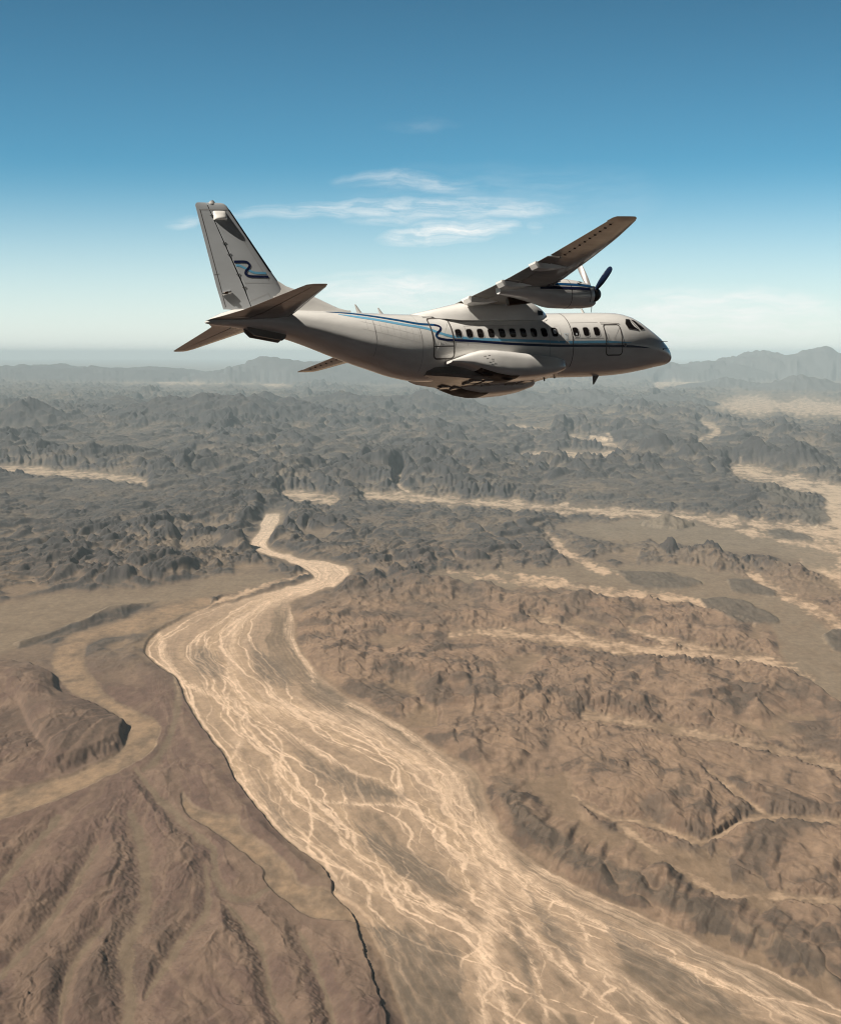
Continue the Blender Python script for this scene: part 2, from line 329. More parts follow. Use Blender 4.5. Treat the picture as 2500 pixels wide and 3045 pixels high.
for q, (lc, am) in enumerate(((190., 1.0), (80., .38), (34., .13))):
    c_ = cells((xv[sel]*F4(.8)-yv[sel]*F4(.6))*F4(850/lc)+wx*F4(.8), (yv[sel]*F4(.8)+xv[sel]*F4(.6))*F4(1150/lc)+wy*F4(.8), 41+q); cz += am*(F4(1.5)*c_-F4(.6)*c_*c_)
z = z*F4(.7)+cz*on*F4(.54); cellr = np.full(X.shape, 1, F4); cellr[sel] = cz
A2 = np.interp(DVW, [1180, 1300, 1500, 1700, 2100], [40, 38, 32, 28, 24]).astype(F4)
Z[sel] += z*A2[sel]*rightz[sel]*sstep(0, 30, flat[sel]); rockm[sel] = np.maximum(rockm[sel], on*rightz[sel]*sstep(0, 8, flat[sel]))
sel = np.where((left_lo > .02) & front)[0]
z, on = hills(sel, 330., 3, F4(.5), 1.0, 110., 3, 33, .30, .06, .42)
Z[sel] += (z*20*sstep(0, 90, flat[sel])+5*sstep(0, 60, flat[sel]))*left_lo[sel]; rockm[sel] = np.maximum(rockm[sel], left_lo[sel]*sstep(0, 6, flat[sel]))

sel = np.where((left_lo > .02) & front)[0]
th = np.arctan2(DUW[sel]-340, np.maximum(DVW[sel]-1430, 5)).astype(F4); rr = np.hypot(DUW[sel]-340, DVW[sel]-1430).astype(F4)
wx, _, _ = fbm(xv[sel]*3.2, yv[sel]*3.2, 4, 311); wy, _, _ = fbm(xv[sel]*3.2, yv[sel]*3.2, 3, 315)
f1_ = cells(th*F4(7.5)+wx*F4(.55), rr/F4(210)+wy*F4(.5), 51); f2_ = cells(th*F4(15)+wx*F4(1.1)+3, rr/F4(85)+wy*F4(.8), 52); f3_ = cells(th*F4(38)+wx*F4(2), rr/F4(38)+wy*F4(1.2), 53)
fan = np.full(X.shape, 1, F4); fan[sel] = np.minimum(f1_*2.2, f2_*3.5+.12)
Z[sel] += (np.sqrt(f1_+.01)*4+f2_*3.6+f3_*1.6)*left_lo[sel]*sstep(0, 40, flat[sel])*(.12+.88*sstep(90, 330, rr))

# named mountains: (u, base, summit, half width) on the map
MTS = [(430, 872, 802, 190), (345, 872, 822, 120), (510, 872, 814, 140), (600, 868, 822, 120), (60, 880, 822, 110), (545, 850, 812, 100), (250, 846, 822, 140), (720, 846, 810, 150), (880, 850, 806, 120), (1060, 838, 803, 130), (1220, 838, 806, 140), (1370, 834, 812, 120),
    (110, 764, 738, 75), (40, 768, 747, 80), (215, 768, 748, 110), (330, 766, 752, 90), (640, 770, 720, 100), (560, 770, 736, 90), (760, 770, 736, 140), (900, 768, 735, 130), (1020, 768, 738, 120), (1500, 766, 728, 90), (1610, 766, 708, 80), (1570, 764, 718, 60), (1690, 766, 716, 110), (1430, 768, 734, 100), (1320, 768, 738, 90), (1230, 768, 742, 90),
    (1650, 806, 774, 120), (1500, 800, 780, 110), (1560, 950, 905, 90), (1650, 960, 912, 70), (1380, 1085, 1060, 60), (1330, 905, 880, 120)]
mtm = np.zeros(X.shape, F4)
for u, vb, vt, hw in MTS:
    if vb < 775: vb += 16; hw *= 2.1
    D = H*FPX/(vb*1.44-V0); x0 = (u*1.44-PW/2)/FPX*D; hgt = (vb-vt)*1.44/FPX*D*(.9 if vb < 800 else 1.05); sx = hw*1.44/FPX*D; sy = sx*1.5
    Yc = D
    sel = np.where((np.abs(X-x0) < 1.5*sx) & (np.abs(Y-Yc) < 1.5*sy) & front)[0]
    if len(sel) == 0: continue
    L_ = sx
    ax = (X[sel]-x0)/F4(sx); ay = (Y[sel]-Yc)/F4(sy)
    n1, _, _ = fbm(ax*1.6+u, ay*1.6, 4, 5)
    r = np.sqrt(ax*ax+ay*ay)+n1*F4(.17)
    base = np.clip(1-r/1.15, 0, 1)**1.3
    g, _, _ = fbm(ax*2.6+u*.37, ay*2.6, 4, 77, .45)
    n2 = 1-np.abs(g)*F4(1.0)
    q1, gx_, gy_ = gully((ax*4.5).astype(F4), (ay*4.5).astype(F4), (ax/(r+.05)*.9+n1*.4).astype(F4), (ay/(r+.05)*.9).astype(F4), int(u) % 97)
    fade = np.clip(sx/4.5/(spc[sel]*3)-1, 0, 1)
    add = hgt*(base*(.72+.36*n2)+.05*q1*fade*np.minimum(base*3, 1)*(1-base))
    add = np.maximum(add, 0)*sstep(0, 10, flat[sel]+70*sstep(.08, .4, base))
    Z[sel] = np.maximum(Z[sel], 0)*(1-np.minimum(base*1.2, .75))+add; rockm[sel] = np.maximum(rockm[sel], sstep(.02, .12, base)); mtm[sel] = np.maximum(mtm[sel], sstep(.05, .18, base)*(vb < 840))

# hogbacks: steep broken fronts towards the wash, gentle backs
def crest(pts, hgt, wf, wb, lam, seed):
    p = crom(pts, 5); d, s = polydist(p); sel = np.where(d < max(wf, wb)*1.6)[0]
    if len(sel) == 0: return
    q = p; best = np.full(len(sel), 1e9); sg = np.ones(len(sel))
    for i in range(len(q)-1):
        ax, ay = q[i]; bx, by = q[i+1]-q[i]; l2 = bx*bx+by*by+1e-9
        tt = np.clip(((DU[sel]-ax)*bx+(DV[sel]-ay)*by)/l2, 0, 1); dd = (DU[sel]-ax-tt*bx)**2+(DV[sel]-ay-tt*by)**2
        b = dd < best; best[b] = dd[b]; sg[b] = np.sign(bx*(DV[sel][b]-ay)-by*(DU[sel][b]-ax))
    off = d[sel]*sg; ss_ = s[sel]; L = float(np.sum(np.hypot(*np.diff(p, axis=0).T)))
    z0 = np.zeros_like(ss_)
    n1, _, _ = gnoise((ss_/lam).astype(F4), z0, seed); n2, _, _ = gnoise((ss_/(lam*.3)).astype(F4), z0, seed+1); n3, _, _ = gnoise((ss_/(lam*.11)).astype(F4), (off/60).astype(F4), seed+2)
    off = off+(np.abs(n1)*2.0-.5)*wf*.55+n2*wf*.30+n3*wf*.06
    front_ = np.clip(1-off/wf, 0, 1); back = np.clip(1+off/wb, 0, 1)
    prof = np.where(off > 0, front_**1.25*(1-.10*np.abs(n3)*4*front_*(1-front_)), sstep(0, 1, back))
    ends = sstep(0, .12, ss_/L)*sstep(1, .88, ss_/L)
    add = .42*hgt*prof*ends*(.85+.3*n1)*sstep(0, 7, flat[sel])
    Z[sel] += add.astype(F4); rockm[sel] = np.maximum(rockm[sel], sstep(.04, .15, prof*ends)*sstep(0, 5, flat[sel]))
DU, DV = DUW, DVW
for k_, (pts, hg, wf, wb, lam) in enumerate([([(680, 1228), (800, 1208), (900, 1200), (1000, 1212), (1060, 1228)], 75, 34, 40, 60), ([(1040, 1235), (1120, 1222), (1220, 1240), (1290, 1270)], 80, 36, 40, 70), ([(1270, 1245), (1360, 1232), (1440, 1260), (1560, 1310)], 75, 44, 40, 80),
        ([(620, 1262), (720, 1282), (850, 1290), (930, 1300)], 45, 24, 60, 60), ([(940, 1275), (1060, 1275), (1180, 1285)], 45, 22, 40, 60), ([(620, 1375), (740, 1378), (830, 1372), (920, 1400)], 50, 34, 50, 70),
        ([(840, 1428), (960, 1418), (1060, 1428), (1150, 1436), (1240, 1420), (1330, 1440), (1430, 1436), (1540, 1475)], 80, 52, 60, 95), ([(1300, 1368), (1420, 1366), (1560, 1388), (1660, 1420), (1720, 1455)], 62, 40, 44, 90),
        ([(1540, 1500), (1620, 1462), (1736, 1470), (1850, 1510)], 75, 62, 60, 110), ([(900, 1480), (960, 1490), (990, 1540)], 50, 40, 70, 60), ([(1020, 1580), (1160, 1570), (1300, 1600)], 32, 34, 60, 70), ([(1250, 1620), (1380, 1650), (1520, 1640), (1680, 1650)], 40, 40, 60, 90),
        ([(1180, 2060), (1100, 1810)][::-1], 1, 20, 20, 60), ([(1736, 2000), (1520, 1905), (1420, 1868), (1300, 1812), (1200, 1775), (1100, 1705), (1050, 1665), (1010, 1600)][::-1], 55, 52, 60, 80), ([(1370, 1722), (1450, 1706), (1540, 1730), (1620, 1775)], 48, 52, 60, 70), ([(1500, 1800), (1620, 1800), (1740, 1810)], 40, 40, 60, 80), ([(1460, 1540), (1600, 1580), (1736, 1630)], 34, 34, 60, 90)]):
    crest(pts, hg, wf, wb, lam, 200+k_*3)
DU, DV = DU0, DV0

# terraces and banks: mesa west of the side wash, cliff along the main wash
MESA = [(60, 1372), (110, 1392), (128, 1430), (200, 1458), (258, 1496), (255, 1528), (222, 1560), (120, 1598), (80, 1590), (100, 1560), (70, 1520), (30, 1450), (-60, 1440), (-200, 1470), (-200, 1360)]
RIDGE = [(40, 1342), (110, 1320), (230, 1285), (300, 1258), (330, 1240), (300, 1242), (235, 1248), (200, 1262), (120, 1298), (30, 1325)]
DU, DV = DUW, DVW
ms = sdf(MESA)+w3*4; rd = sdf(RIDGE); DU, DV = DU0, DV0
Z += (sstep(4, -14, ms)*.7+sstep(-8, -45, ms)*.35)*F4(44)*(1+.10*w3)+sstep(0, -22, rd)*F4(48)
rockm = np.maximum(rockm, np.maximum(sstep(2, -2, ms), sstep(2, -2, rd)))
bank = sstep(0, 5, riv)*sstep(60, 25, riv)*sstep(1250, 1300, DVW)*(DUW < 700+.3*(DVW-1800))
Z += bank*F4(9)*(DV0 < 2600)
lowbank = sstep(0, 5, sid)*sstep(40, 5, sid)*(DVW > 1500); Z += lowbank*F4(5)
rn, _, _ = fbm(xv*10, yv*10, 6, 91, .58); Z += np.where(flat > 0, rn*F4(1.1), rn*F4(.3))*sstep(4000, 3400, DV0)*sstep(40000, 15000, DR)
bar = sstep(-2, -14, riv)

# steepness and hollows of the finished relief (bare rock on the steep, dust in the hollows)
Zg = Z.reshape(shape); daz = np.gradient(azs)[None, :]*DI; ddi = np.gradient(dist)[:, None]
sx_ = np.gradient(Zg, axis=1)/daz; sy_ = np.gradient(Zg, axis=0)/ddi/K
steep = np.sqrt(sx_**2+sy_**2).astype(F4).ravel()
def blur(a, n, ax):
    c = np.cumsum(np.pad(a, [(n+1, n) if i == ax else (0, 0) for i in (0, 1)], mode='edge'), axis=ax, dtype=np.float64)
    return ((np.take(c, np.arange(2*n+1, c.shape[ax]), axis=ax)-np.take(c, np.arange(0, c.shape[ax]-2*n-1), axis=ax))/(2*n+1)).astype(F4)
Zb = blur(blur(Zg, 7, 1), 7, 0); rel = ((Zg-Zb)/(DI.astype(F4)*F4(.0011))).ravel()      # above (+) or below (-) its surroundings
rel = np.clip(rel, -1.5, 1.5)

# ---- colour of the ground (dry rock, gravel, silt)
def mixc(c, col, m): return c+(np.array(col, F4)[None, :]-c)*np.clip(m, 0, 1)[:, None]
nA, _, _ = fbm(xv*1.3, yv*1.3, 5, 101, .55); nB, _, _ = fbm(xv*6.5, yv*6.5, 5, 111, .6); nC, _, _ = fbm(xv*26, yv*26, 4, 121, .6); nD, _, _ = fbm(xv*.5+3, yv*.5, 3, 131)
col = np.tile(np.array((.215, .175, .135), F4), (len(X), 1))          # valley fill
col = mixc(col, (.27, .215, .155), sstep(-.1, .5, nA+.3*nB)*.7)
rock_far = np.array((.080, .079, .080), F4)
c_r = np.tile(rock_far, (len(X), 1)); c_r = mixc(c_r, (.118, .103, .09), sstep(0, .6, nA+.4*nB)); c_r = mixc(c_r, (.075, .068, .064), sstep(.1, .7, -nA+.5*nC)*.7)
tan_h = sstep(1350, 1500, DU0-.0*DV0)*sstep(1060, 1130, DVW)*sstep(-.25, .25, nA)
c_r = mixc(c_r, (.27, .195, .135), tan_h*.8); c_r = mixc(c_r, (.22, .165, .125), sstep(1100, 1230, DVW)*sstep(500, 900, DU0)*.7*sstep(-.5, .3, nB))
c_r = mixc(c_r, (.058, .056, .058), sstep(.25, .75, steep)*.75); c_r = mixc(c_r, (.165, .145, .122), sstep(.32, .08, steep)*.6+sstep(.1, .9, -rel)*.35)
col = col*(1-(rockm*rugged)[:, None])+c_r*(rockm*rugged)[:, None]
c_2 = np.tile(np.array((.25, .19, .144), F4), (len(X), 1)); c_2 = mixc(c_2, (.285, .215, .158), sstep(0, .5, nB)); c_2 = mixc(c_2, (.125, .100, .083), sstep(.1, .55, -nB+.45*nA)); c_2 = mixc(c_2, (.165, .118, .09), sstep(.15, .6, nA)*.6)
darkband = sstep(30, 12, np.abs(riv-45))*(DUW > 960)*sstep(1580, 1640, DVW)
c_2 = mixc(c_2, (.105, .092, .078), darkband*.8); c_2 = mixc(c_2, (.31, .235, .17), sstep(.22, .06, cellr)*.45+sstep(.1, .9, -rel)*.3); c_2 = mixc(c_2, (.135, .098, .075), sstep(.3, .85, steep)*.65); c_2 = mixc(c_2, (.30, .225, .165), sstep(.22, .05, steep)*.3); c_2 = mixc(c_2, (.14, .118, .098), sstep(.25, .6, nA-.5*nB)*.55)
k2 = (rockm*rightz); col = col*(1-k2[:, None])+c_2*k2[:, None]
fl2 = rightz*(1-rockm); col = mixc(col, (.27, .205, .145), fl2*.7)
c_3 = np.tile(np.array((.172, .126, .107), F4), (len(X), 1)); c_3 = mixc(c_3, (.20, .152, .122), sstep(-.1, .5, nB)); c_3 = mixc(c_3, (.12, .095, .078), sstep(.1, .5, nA+.3*nC)*.7); c_3 = mixc(c_3, (.19, .13, .10), sstep(.2, .6, nD)*.5)
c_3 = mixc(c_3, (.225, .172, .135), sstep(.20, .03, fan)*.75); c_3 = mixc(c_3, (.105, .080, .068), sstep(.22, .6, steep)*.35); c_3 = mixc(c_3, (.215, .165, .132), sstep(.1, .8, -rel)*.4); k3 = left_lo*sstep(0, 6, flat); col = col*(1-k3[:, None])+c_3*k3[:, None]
col = mixc(col, (.20, .165, .125), sstep(14, -2, wash)*left_lo*.8)
# plains and washes
DU, DV = DUW, DVW
isl = np.full(X.shape, 1e3, F4)
for pl in ([(1440, 1240), (1500, 1232), (1580, 1262), (1602, 1290), (1500, 1285)], [(1270, 1180), (1380, 1184), (1450, 1210), (1330, 1215)], [(1500, 1195), (1560, 1200), (1604, 1230), (1520, 1225)], [(1700, 1312), (1740, 1300), (1800, 1350), (1725, 1345)], [(1640, 1062), (1690, 1050), (1712, 1075), (1670, 1088)], [(1560, 1020), (1620, 1012), (1690, 1040), (1600, 1050)], [(1580, 1092), (1650, 1100), (1680, 1118), (1600, 1112)]):
    isl = np.minimum(isl, sdf(pl, 4))
pale = sdf([(1850, 1000), (1700, 1001), (1640, 1000), (1700, 1030), (1695, 1065), (1660, 1095), (1600, 1118), (1640, 1150), (1700, 1190), (1850, 1230)], 4)
DU, DV = DU0, DV0
col = mixc(col, (.60, .48, .355), sstep(6, -10, pale)*np.clip(.75+.8*nB, 0, 1))
col = mixc(col, (.245, .207, .158), sstep(6, -6, pla)*np.clip(.85+.5*nB, 0, 1))
col = mixc(col, (.56, .44, .325), sstep(3, -7, wash)*sstep(1500, 1350, DVW+(DU0 > 700)*-700)*(.72+.9*nB+.3*nC)*np.interp(DVW, [1380, 1480], [1, .6]))
col = mixc(col, (.33, .255, .18), sstep(6, -9, sid+w3*3)*(.72+.8*nB+.3*nC))
col = mixc(col, (.115, .115, .115), mtm)
im_ = sstep(3, -4, isl); col = mixc(col, (.135, .122, .104), im_*.9); Z += im_*F4(9)*(1+nB)
# the braided main wash: gravel bars, silt, and bright threads that split and join along the flow
inr = sstep(3, -3, riv)
lv = np.array(LEFT, float); rv = np.array(RIGHT[::-1], float)
uL = np.interp(DVW, lv[:, 1], lv[:, 0]).astype(F4); uR = np.interp(DVW, rv[:, 1], rv[:, 0]).astype(F4); wid = np.maximum(uR-uL, 4)
rs_ = np.where(inr > 0)[0]
tt = (DUW[rs_]-uL[rs_])/wid[rs_]; vq = DVW[rs_]; wq = wid[rs_]
col = mixc(col, (.268, .214, .162), inr)
narrow = sstep(1262, 1205, vq)
ft, _, _ = fbm((tt*13).astype(F4), (vq/150).astype(F4), 4, 151, .55)         # long streaks along the flow
fs_, _, _ = fbm((tt*60).astype(F4), (vq/55).astype(F4), 4, 161, .6)
gr, _, _ = fbm((DU0[rs_]/6).astype(F4), (DV0[rs_]/5).astype(F4), 3, 171, .6)
dens = np.zeros(len(rs_), F4); thr = np.zeros(len(rs_), F4)
rb = np.random.default_rng(29)
vk = np.arange(1050, 2420, 10.)
corr = [lambda v: np.interp(v, [1200, 1400, 1500, 1800, 2114], [.35, .30, .22, .28, .30]), lambda v: np.interp(v, [1200, 1450, 1600, 1800, 2114], [.5, .45, .8, .6, .40]), lambda v: np.interp(v, [1200, 1450, 1700, 1900, 2114], [.6, .5, .75, .7, .85]), lambda v: np.interp(v, [1200, 1450, 1700, 2114], [.2, .12, .08, .12])]
for q in range(50):
    big = q < 16
    v0_ = rb.uniform(1190, 1950) if not big else rb.uniform(1180, 1400); ln = rb.uniform(140, 480) if not big else rb.uniform(500, 950)
    c_ = corr[rb.integers(0, 4)](vk)
    base_ = c_+rb.normal(0, .10)*np.interp(vk, [1200, 1500, 2114], [1, 1, .8]); wv = np.zeros_like(vk)
    for am, wl in ((.075, 420), (.045, 190), (.022, 85), (.010, 38)): 
        ph = rb.uniform(0, 6.28); wv += am*rb.uniform(.4, 1.2)*np.sin(6.2832*vk/(wl*rb.uniform(.75, 1.3))+ph)
    ti = np.interp(vq, vk, np.clip(base_+wv, .015, .985))
    e_ = np.clip(np.minimum((vq-v0_)/60, (v0_+ln-vq)/90), 0, 1)
    hw = (rb.uniform(2.2, 4.4) if big else rb.uniform(.7, 2.0))*np.interp(vq, [1200, 1500, 2114], [.6, .95, 1.7])*(.55+.45*e_)
    d = np.abs(tt-ti)*wq+gr*hw*.35+fs_*hw*.8+ft*hw*.8
    k = sstep(hw*1.5, hw*.1, d)*e_*(rb.uniform(.75, 1.0) if big else rb.uniform(.25, .6))
    thr = np.maximum(thr, k.astype(F4)); dens += (np.exp(-(np.abs(tt-ti)*wq/26)**2)*e_*(1.0 if big else .5)).astype(F4)
silt = np.clip(dens*.26, 0, .75)*(.55+.9*np.clip(ft, -.5, .6))
bars = sstep(.55, .05, dens+.5*ft)*(1-narrow)*sstep(-3, -16, riv[rs_])
cr = col[rs_]
cr = mixc(cr, (.165, .138, .105), bars*(.62+.5*fs_)); cr = mixc(cr, (.36, .285, .205), np.clip(silt, 0, 1)); cr = mixc(cr, (.20, .162, .12), sstep(.1, .5, fs_)*.30*(1-narrow))
thr = np.maximum(thr, narrow*(.62+.5*fs_+.3*ft)*sstep(0, .06, tt)*sstep(1, .94, tt))
# principal threads, traced
THR = [([(690, 1180), (640, 1215), (560, 1240), (490, 1285), (480, 1340), (470, 1390), (505, 1450), (510, 1500), (480, 1570), (500, 1620), (560, 1680), (600, 1720), (640, 1790), (690, 1840)], 5),
    ([(330, 1310), (345, 1370), (400, 1420), (500, 1450), (640, 1470), (760, 1500), (850, 1560), (900, 1620), (940, 1700), (985, 1780), (1010, 1880), (990, 2000), (1000, 2114)], 9),
    ([(640, 1215), (600, 1270), (600, 1320), (640, 1380), (660, 1430), (760, 1470), (830, 1510), (920, 1580), (960, 1640), (1000, 1720), (1060, 1790), (1150, 1860), (1280, 1930), (1400, 1990), (1560, 2060), (1740, 2160)], 7),
    ([(510, 1500), (560, 1560), (620, 1640), (720, 1660), (830, 1665), (930, 1710)], 4), ([(560, 1560), (590, 1640), (680, 1700), (740, 1770), (830, 1840), (960, 1880)], 5), ([(505, 1450), (620, 1530), (720, 1590), (800, 1620), (870, 1690), (960, 1790)], 5),
    ([(1010, 1800), (1080, 1900), (1150, 1990), (1260, 2080), (1330, 2160)], 7), ([(1040, 1780), (1180, 1880), (1230, 1980), (1330, 2050), (1440, 2130)], 6), ([(1120, 1795), (1250, 1860), (1400, 1920), (1560, 1990), (1760, 2100)], 5), ([(600, 1700), (700, 1790), (820, 1850), (950, 1900)], 4), ([(1000, 1880), (1080, 1960), (1120, 2060), (1130, 2160)], 6), ([(960, 1900), (1020, 1990), (1050, 2130)], 10)]
DU = DUW; DV = DVW
for pts, hw in THR:
    d, _ = polydist(crom(pts, 5)); d = d[rs_]; thr = np.maximum(thr, sstep(hw*1.5, hw*.1, d+gr*hw*.4+fs_*hw*1.1+ft*hw*.7)*np.clip(.66+.9*fs_+.4*ft, .2, 1))
for pts, hw, k_ in (([(640, 1215), (560, 1242), (490, 1290), (480, 1380), (505, 1450)], 20, .5), ([(505, 1450), (640, 1475), (760, 1500), (850, 1565), (930, 1650), (1000, 1740), (1040, 1800)], 30, .6), ([(1000, 1720), (1020, 1800), (1015, 1900), (1000, 2000), (1000, 2160)], 34, .7), ([(1030, 1790), (1150, 1920), (1290, 2040), (1420, 2160)], 26, .5), ([(1100, 1800), (1260, 1880), (1420, 1960), (1600, 2060), (1760, 2170)], 16, .6), ([(510, 1490), (490, 1570), (540, 1660), (620, 1760), (720, 1850)], 16, .4)):
    d, _ = polydist(crom(pts, 5)); d = d[rs_]; thr = np.maximum(thr, k_*sstep(hw*1.3, hw*.3, d+ft*hw*1.1+fs_*hw*.6)*np.clip(.7+1.3*fs_+.6*ft, .15, 1.3))
for pl in ([(612, 1556), (700, 1588), (720, 1622), (655, 1608)], [(700, 1588), (800, 1620), (834, 1652), (740, 1652), (690, 1622)], [(715, 1690), (860, 1760), (955, 1842), (900, 1850), (780, 1780)], [(750, 1905), (900, 1930), (955, 1985), (950, 2150), (850, 2150), (800, 1990)], [(1085, 1835), (1180, 1930), (1200, 1995), (1120, 1935)], [(1240, 1895), (1400, 1985), (1540, 2090), (1420, 2090), (1290, 1995)], [(520, 1330), (590, 1370), (600, 1420), (530, 1400)], [(640, 1400), (720, 1445), (690, 1460), (650, 1440)], [(400, 1330), (450, 1350), (455, 1400), (400, 1390)], [(530, 1590), (560, 1660), (620, 1720), (560, 1690)], [(1050, 1850), (1090, 1960), (1110, 2080), (1070, 1990)]):
    s_ = sdf(pl, 4)[rs_]; bm_ = sstep(6, -10, s_+fs_*14+ft*8); thr = thr*(1-.72*bm_); cr = mixc(cr, (.145, .124, .100), bm_*(.85+.6*fs_+.4*ft))
cr = mixc(cr, (.60, .488, .378), np.clip(thr, 0, 1)*.9)
m_ = inr[rs_][:, None]; col[rs_] = col[rs_]*(1-m_)+cr*m_
bright = np.zeros(X.shape, F4); bright[rs_] = thr*inr[rs_]; barf = np.zeros(X.shape, F4); barf[rs_] = bars
DU, DV = DU0, DV0
col = col*(1+nC*.15+nB*.08)[:, None]
Z -= bright*F4(.5)
col = col*(np.where(Y < 0, .2, .74)*(1-.75*sstep(22, 40, np.abs(np.degrees(np.arctan2(X, np.maximum(Y, 1))))))*(1-.7*sstep(3300, 4200, DV0)*(Y >= 0)))[:, None]*(1+(np.array((.06, -.05, -.13), F4)[None, :])*sstep(1000, 1250, DVW)[:, None])*(1+.45*inr*(1-barf*.4))[:, None]  # ground out of view darkened to cut bounce onto the aeroplane
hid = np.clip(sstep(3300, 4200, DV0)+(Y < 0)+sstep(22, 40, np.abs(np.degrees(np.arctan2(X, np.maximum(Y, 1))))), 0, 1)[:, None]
col = col*(1+hid*np.array((.25, -.12, -.45), F4)[None, :])      # unseen ground reddened to warm the light it throws up
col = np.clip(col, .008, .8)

me = bpy.data.meshes.new('desert_terrain')
me.vertices.add(len(X)); me.vertices.foreach_set('co', np.stack([X, Y, Z], 1).astype(F4).ravel())
ii = np.arange(nr*nc, dtype=np.int32).reshape(nr, nc)
a_ = ii[:-1, :-1].ravel(); b_ = ii[:-1, 1:].ravel(); c_ = ii[1:, 1:].ravel(); d_ = ii[1:, :-1].ravel()
quads = np.stack([a_, d_, c_, b_], 1)
me.loops.add(quads.size); me.loops.foreach_set('vertex_index', quads.ravel())
me.polygons.add(len(quads)); me.polygons.foreach_set('loop_start', np.arange(0, quads.size, 4, dtype=np.int32))
me.polygons.foreach_set('use_smooth', np.ones(len(quads), bool))
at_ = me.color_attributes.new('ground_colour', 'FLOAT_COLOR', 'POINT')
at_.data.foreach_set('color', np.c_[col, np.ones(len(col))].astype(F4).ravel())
me.update(calc_edges=True)
gm = bpy.data.materials.new('desert_ground'); gm.use_nodes = True; t = gm.node_tree; b = t.nodes['Principled BSDF']
b.inputs['Roughness'].default_value = .95; b.inputs['Specular IOR Level'].default_value = .1
an = N(t, 'ShaderNodeAttribute', attribute_name='ground_colour')
tc = N(t, 'ShaderNodeTexCoord'); mp = N(t, 'ShaderNodeMapping', ins={'Scale': (.04, .02, .04)}); lk(t, tc.outputs['Object'], mp.inputs[0])
nz = N(t, 'ShaderNodeTexNoise', ins={'Scale': 1.0, 'Detail': 5.0, 'Roughness': .65}); lk(t, mp.outputs[0], nz.inputs['Vector'])
mr = N(t, 'ShaderNodeMapRange', ins={1: .3, 2: .7, 3: .86, 4: 1.12}); lk(t, nz.outputs[0], mr.inputs[0])
mx = N(t, 'ShaderNodeMix', data_type='RGBA', blend_type='MULTIPLY'); mx.inputs[0].default_value = 1
lk(t, an.outputs['Color'], mx.inputs[6]); lk(t, mr.outputs[0], mx.inputs[7]); lk(t, mx.outputs[2], b.inputs['Base Color'])
mp2 = N(t, 'ShaderNodeMapping', ins={'Scale': (.09, .05, .09)}); lk(t, tc.outputs['Object'], mp2.inputs[0])
nz2 = N(t, 'ShaderNodeTexNoise', ins={'Scale': 1.0, 'Detail': 4.0, 'Roughness': .6}); lk(t, mp2.outputs[0], nz2.inputs['Vector'])
bp = N(t, 'ShaderNodeBump', ins={'Strength': .5, 'Distance': 2.2}); lk(t, nz2.outputs[0], bp.inputs['Height']); lk(t, bp.outputs[0], b.inputs['Normal'])
me.materials.append(gm)
g = bpy.data.objects.new('desert_terrain', me); C.objects.link(g)
g['kind'] = 'structure'; g['label'] = 'brown desert hills and pale braided dry riverbed reaching to hazy mountains'

# ---- the air
hm = bpy.data.meshes.new('haze'); R_ = 430000.0; zt, zb = float(max(Z.max()+60, H+120)), -1.0+float(min(Z.min(), 0))
hm.from_pydata([(x, y, z) for z in (zb, zt) for x, y in ((-R_, -R_), (R_, -R_), (R_, R_), (-R_, R_))], [], [(3, 2, 1, 0), (4, 5, 6, 7), (0, 1, 5, 4), (1, 2, 6, 5), (2, 3, 7, 6), (3, 0, 4, 7)])
hz = bpy.data.materials.new('desert_haze'); hz.use_nodes = True; t = hz.node_tree
t.nodes.remove(t.nodes['Principled BSDF'])
pv = N(t, 'ShaderNodeVolumePrincipled'); pv.inputs['Color'].default_value = (.72, .90, 1.0, 1); pv.inputs['Density'].default_value = HAZE; pv.inputs['Anisotropy'].default_value = -0.2
lk(t, pv.outputs[0], t.nodes['Material Output'].inputs['Volume'])
hm.materials.append(hz); ho = bpy.data.objects.new('haze', hm); C.objects.link(ho); ho['kind'] = 'stuff'
ho['label'] = 'pale blue haze lying over the desert'

# ------------------------------------------------------------------ the aeroplane
# Model axes while building: s = metres aft of the nose tip, y = right, z = up.
def pchip(x, y, t):
    x = np.asarray(x, float); y = np.asarray(y, float); t = np.asarray(t, float)
    h = np.diff(x); d = np.diff(y)/h; m = np.zeros(len(x))
    for i in range(1, len(x)-1):
        if d[i-1]*d[i] > 0:
            a = 2*h[i]+h[i-1]; b = h[i]+2*h[i-1]; m[i] = (a+b)/(a/d[i-1]+b/d[i])
    m[0] = d[0]; m[-1] = d[-1]
    i = np.clip(np.searchsorted(x, t)-1, 0, len(x)-2); u = (t-x[i])/h[i]
    return y[i]*(1+2*u)*(1-u)**2+h[i]*m[i]*u*(1-u)**2+y[i+1]*u*u*(3-2*u)+h[i]*m[i+1]*u*u*(u-1)

